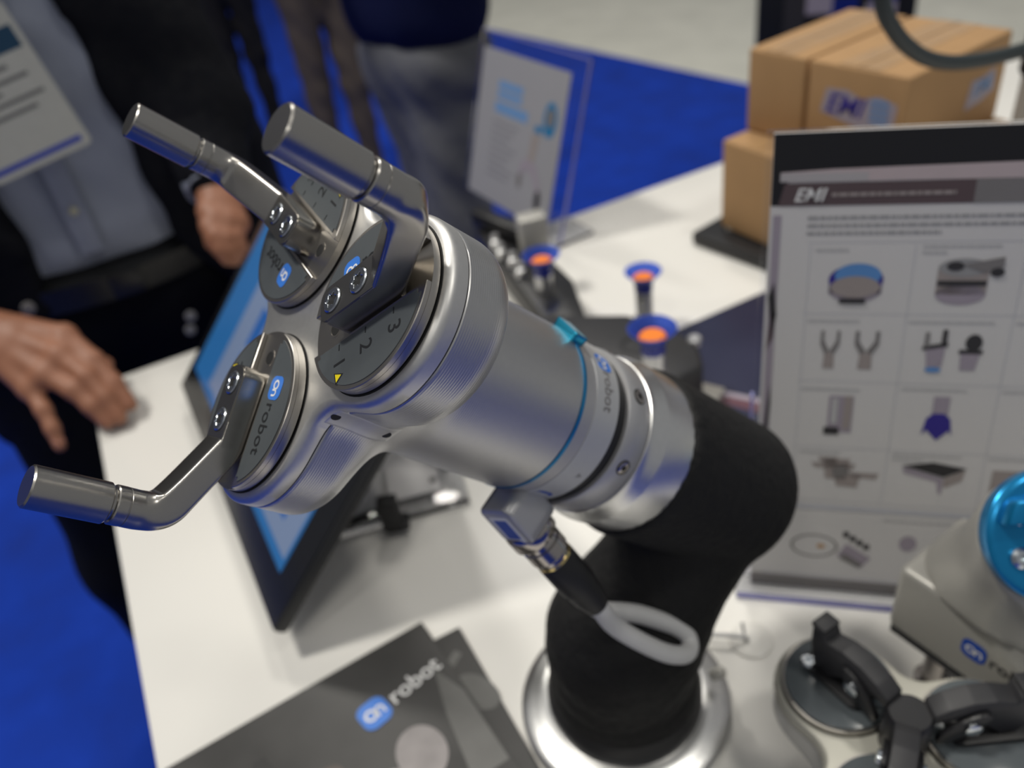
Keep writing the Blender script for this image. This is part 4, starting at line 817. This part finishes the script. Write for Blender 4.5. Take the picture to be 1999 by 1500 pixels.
# hands: palm, four unequal fingers, thumb
def hand(t, nm, wrist, knuckles, tips, thumb, up, mid_lift, r0=0.0095, m='skin'):
    W = np.array(wrist, float); caps = []
    K = [np.array(k, float) for k in knuckles]
    for k in K: caps.append((W, k, 0.024, 0.013))
    for a, b in zip(K[:-1], K[1:]): caps.append((a, b, 0.0135, 0.0125)); caps.append(((W+a)/2, (W+b)/2, 0.017, 0.017))
    for i, (k, tp) in enumerate(zip(K, tips)):
        tp = np.array(tp, float); d = tp-k; u_ = np.array(up, float)*mid_lift[i]
        p1 = k+d*0.45+u_; p2 = k+d*0.75+u_*0.7; r = r0*(1.0, 1.03, 0.97, 0.85)[i]
        caps += [(k, p1, r*1.22, r*1.06), (p1, p2, r*1.06, r*0.95), (p2, tp, r*0.95, r*0.80)]
    tb0 = W+(K[0]-W)*0.28; t1, t2 = [np.array(q, float) for q in thumb]
    caps += [(tb0, t1, 0.018, 0.0115), (t1, t2, 0.0115, 0.0092)]
    lo, hi = bounds(caps, 0.01)
    def fn(P):
        f = None
        for i, c in enumerate(caps):
            q = cone(P, *c); f = q if f is None else smin(f, q, 0.006)
        return f
    o = smooth_all(wpart(nm, surfnet(fn, lo, hi, 0.0032), m, t, 0))
    for i, (k, tp) in enumerate(zip(K, tips)):
        k = np.array(k); tp = np.array(tp, float); d = (tp-k)/np.linalg.norm(tp-k); p = tp-d*0.004+np.array(up)*0.0068
        R_ = Vector(up).to_track_quat('Z', 'Y').to_matrix(); 
        e_ = Vector(d); u_ = Vector(up); u_ = (u_-e_*u_.dot(e_)).normalized(); s_ = u_.cross(e_)
        wpart('fingernail', xf(prism(rrect(0.011, 0.012, 0.004), -0.0015, 0.0008, 0.0004), Matrix.Translation(p) @ Matrix((s_, e_, u_)).transposed().to_4x4()), 'skin_pink', t, 40, o)
    return o
hand(man, 'right_hand', (-0.240, 1.035, 0.108), [(-0.152, 0.978, 0.088), (-0.163, 0.955, 0.078), (-0.184, 0.945, 0.066), (-0.205, 0.945, 0.055)],
     [(-0.113, 0.897, 0.020), (-0.128, 0.885, 0.016), (-0.143, 0.887, 0.014), (-0.197, 0.888, 0.006)], [(-0.163, 1.010, 0.055), (-0.128, 0.985, 0.032)], (0.35, -0.25, 0.9), (0.010, 0.011, 0.010, 0.008), r0=0.0100)
hand(man, 'left_hand', (0.071, 1.055, 0.176), [(0.050, 1.018, 0.163), (0.056, 1.006, 0.157), (0.066, 1.000, 0.151), (0.077, 1.000, 0.145)],
     [(0.042, 0.982, 0.128), (0.047, 0.972, 0.118), (0.056, 0.970, 0.114), (0.069, 0.974, 0.116)], [(0.046, 1.035, 0.142), (0.040, 1.010, 0.126)], (-0.5, -0.6, 0.6), (0.008, 0.009, 0.009, 0.008), r0=0.0090)
wpart('cuff', lathe((0.073, 1.070, 0.187), (-0.01, -0.083, -0.062), [(0.036, 0.002), (0.0395, 0.006), (0.0375, 0.021), (0.030, 0.022)], 32), 'shirt', man)
for p_ in ((0.040, 1.052, 0.178), (0.046, 1.040, 0.166)): wpart('sleeve_button', lathe(p_, (-0.5, -0.7, 0.3), [(0.006, 0), (0.006, 0.003), (0.004, 0.004)], 16), 'chrome_dark', man) if False else None
for p_ in ((-0.0185, 1.118, -0.010), (-0.026, 1.118, -0.030)): wpart('jacket_button', lathe(p_, (0.1, -1, 0.2), [(0.0075, 0), (0.0075, 0.003), (0.0055, 0.0045)], 18), 'print_grey', man)
head(man, -0.085, 1.26, 0.79, 0.1)

bd = plane_thing('name_badge', 'white name badge with teal header and blue bottom stripe hanging on the pale blue shirt', 'badge', (-0.158, 1.098, 0.235), (0.985, 0.0, 0.17), (-0.16, 0.06, 0.98))
BF = 1 if (loc_of(bd).to_3x3() @ Vector((0, 0, 1))).y < 0 else -1
card = obj('card', xf(prism(rrect(0.118, 0.165, 0.006), -0.001, 0.001), Matrix.Translation((0.059, 0.0825, 0))), 'badge_card', bd, 0)
def bp(pts, m, lv=1, nm='badge_print'):
    b_ = bmesh.new(); b_.faces.new([b_.verts.new((u, v, BF*(0.001+0.0003*lv))) for u, v in pts]); obj(nm, b_, m, card, 0)
bp(rect(0.004, 0.007, 0.110, 0.014), 'badge_blue', nm='badge_stripe'); bp(rect(0.0, 0.118, 0.112, 0.142), 'badge_teal', nm='badge_header')
for v, a, b_ in ((0.106, 0.03, 0.085), (0.093, 0.015, 0.100), (0.083, 0.05, 0.064), (0.072, 0.01, 0.105), (0.060, 0.03, 0.090), (0.153, 0.05, 0.095)): bp(rect(a, v-0.0022, b_, v+0.0022), 'badge_text', nm='badge_text')
wl = tube([(-0.105, 1.100, 0.405), (-0.150, 1.115, 0.50), (-0.165, 1.20, 0.60), (-0.085, 1.33, 0.645), (-0.01, 1.20, 0.60), (-0.035, 1.115, 0.50), (-0.095, 1.100, 0.405)], 0.003, 8, 6)
wpart('lanyard', wl, 'badge_teal', bd)

def bystander(name, label, x, y, yaw, tro, jac, top_z, hem, wid=0.15, legs=((-0.085, 0), (0.085, 0.0)), hgt=0.80, rleg=0.088):
    t = thing(name, label, 'person', (x, y, -T), None, 'visitors standing beyond the counter')
    Rm = Matrix.Translation((x, y, 0)) @ Matrix.Rotation(yaw, 4, 'Z')
    caps = [((legs[0][0], 0, hem-0.02), (legs[1][0], 0, hem-0.02), 0.115, 0.115)]
    for lx, ly in legs: caps += [((lx, 0, hem-0.08), (lx, ly, -0.42), rleg+0.012, rleg-0.012), ((lx, ly, -0.42), (lx*1.05, ly+0.01, -0.81), rleg-0.012, rleg-0.022)]
    lo, hi = bounds(caps, 0.02)
    smooth_all(wpart('trousers', xf(surfnet(lambda P: blob_fn(caps, 0.035)(P)+0.005*np.sin(P[..., 2]*38+P[..., 0]*40)*np.sin(P[..., 0]*31+P[..., 2]*9), lo, hi, 0.016), Rm), tro, t, 0))
    c2 = [((-0.06, 0, hem+0.10), (-0.07, 0, hem+0.50), wid, wid+0.01), ((0.06, 0, hem+0.10), (0.07, 0, hem+0.50), wid, wid+0.01), ((-0.19, 0, hem+0.50), (-0.25, 0.02, hem+0.22), 0.075, 0.06), ((-0.25, 0.02, hem+0.22), (-0.16, -0.17, hem+0.40), 0.06, 0.045), ((0.19, 0, hem+0.50), (0.25, 0.02, hem+0.22), 0.075, 0.06), ((0.25, 0.02, hem+0.22), (0.16, -0.17, hem+0.40), 0.06, 0.045)]
    lo, hi = bounds(c2, 0.02)
    smooth_all(wpart('jacket', xf(surfnet(lambda P: np.maximum(blob_fn(c2, 0.05)(P), hem-P[..., 2]), lo, hi, 0.016), Rm), jac, t, 0))
    for s in (1, -1):
        k = [(s*(0.150-i*0.013), -0.235+abs(i-1)*0.005, hem+0.435-i*0.012) for i in range(4)]
        tips = [(s*(0.125-i*0.013), -0.265-(0.012 if i in (1, 2) else 0), hem+0.405-i*0.008) for i in range(4)]
        W_h = Rm @ Vector((s*0.155, -0.185, hem+0.41)); kk = [tuple(Rm @ Vector(q)) for q in k]; tt = [tuple(Rm @ Vector(q)) for q in tips]
        th = [tuple(Rm @ Vector(q)) for q in ((s*0.165, -0.225, hem+0.46), (s*0.150, -0.250, hem+0.455))]
        hand(t, 'left_hand' if s > 0 else 'right_hand', W_h, kk, tt, th, tuple(Rm.to_3x3() @ Vector((0, -0.8, 0.6))), (0.006,)*4)
    for lx, ly in legs:
        p_ = Rm @ Vector((lx*1.05, ly-0.01, 0)); shoe(t, p_.x, p_.y, yaw)
    hp_ = Rm @ Vector((0, 0, hgt)); head(t, hp_.x, hp_.y, hp_.z, yaw)
    return t
bystander('person', 'person in navy jacket and light grey trousers standing behind the counter', 0.655, 1.86, -1.25, 'trousers_grey', 'jacket_navy', 0.9, 0.060, 0.125, hgt=0.84, rleg=0.084, legs=((-0.060, 0.03), (0.060, -0.03)))
bystander('person', 'person in brown trousers on the blue carpet left of the navy jacket', 0.815, 3.45, 0.1, 'trousers_brown', 'trousers_dark', 0.9, 0.10, 0.14, legs=((-0.072, 0.02), (0.072, -0.03)), rleg=0.066, hgt=0.88)
bystander('person', 'person in very dark clothes farthest back, left of the brown trousers', 0.610, 4.3, -0.1, 'trousers_dark', 'jacket_black', 0.9, 0.10, 0.14, legs=((-0.068, 0.0), (0.068, 0.03)), rleg=0.064, hgt=0.88)

# ------------------------------------------------------------------ dark kiosk beyond the boxes
ky = math.atan2(-0.65, 0.76); kf = Vector((0.76, -0.65, 0)); kd = Vector((0.65, 0.76, 0)); kc = Vector((1.735, 2.0, 0))+kf*0.2135+kd*0.17
kk = thing('display_kiosk', 'tall black display kiosk with blue panels beyond the cardboard boxes', 'kiosk', (kc.x, kc.y, -T), Matrix.Rotation(ky, 3, 'Z'))
obj('cabinet', B((0, 0, 0.008+0.55), (0.427, 0.34, 1.10), bev=0.006), 'kiosk_black', kk)
for (x0, x1, z0, z1, m_) in ((-0.02, 0.06, 0.62, 0.80, 'kiosk_blue'), (0.09, 0.16, 0.66, 0.82, 'kiosk_blue'), (-0.14, -0.08, 0.64, 0.82, 'print_dark'), (-0.08, -0.01, 0.76, 0.83, 'print_mauve'), (0.08, 0.16, 0.73, 0.78, 'print_mauve')):
    obj('panel', B(((x0+x1)/2, -0.172-0.0015*(m_ == 'print_mauve'), (z0+z1)/2), (x1-x0, 0.006, z1-z0)), m_, kk, 0)

# ------------------------------------------------------------------ lift everything from counter height to floor height
for o in list(bpy.data.objects):
    if o.parent is None and o.type in ('MESH', 'EMPTY'): o.location.z += T
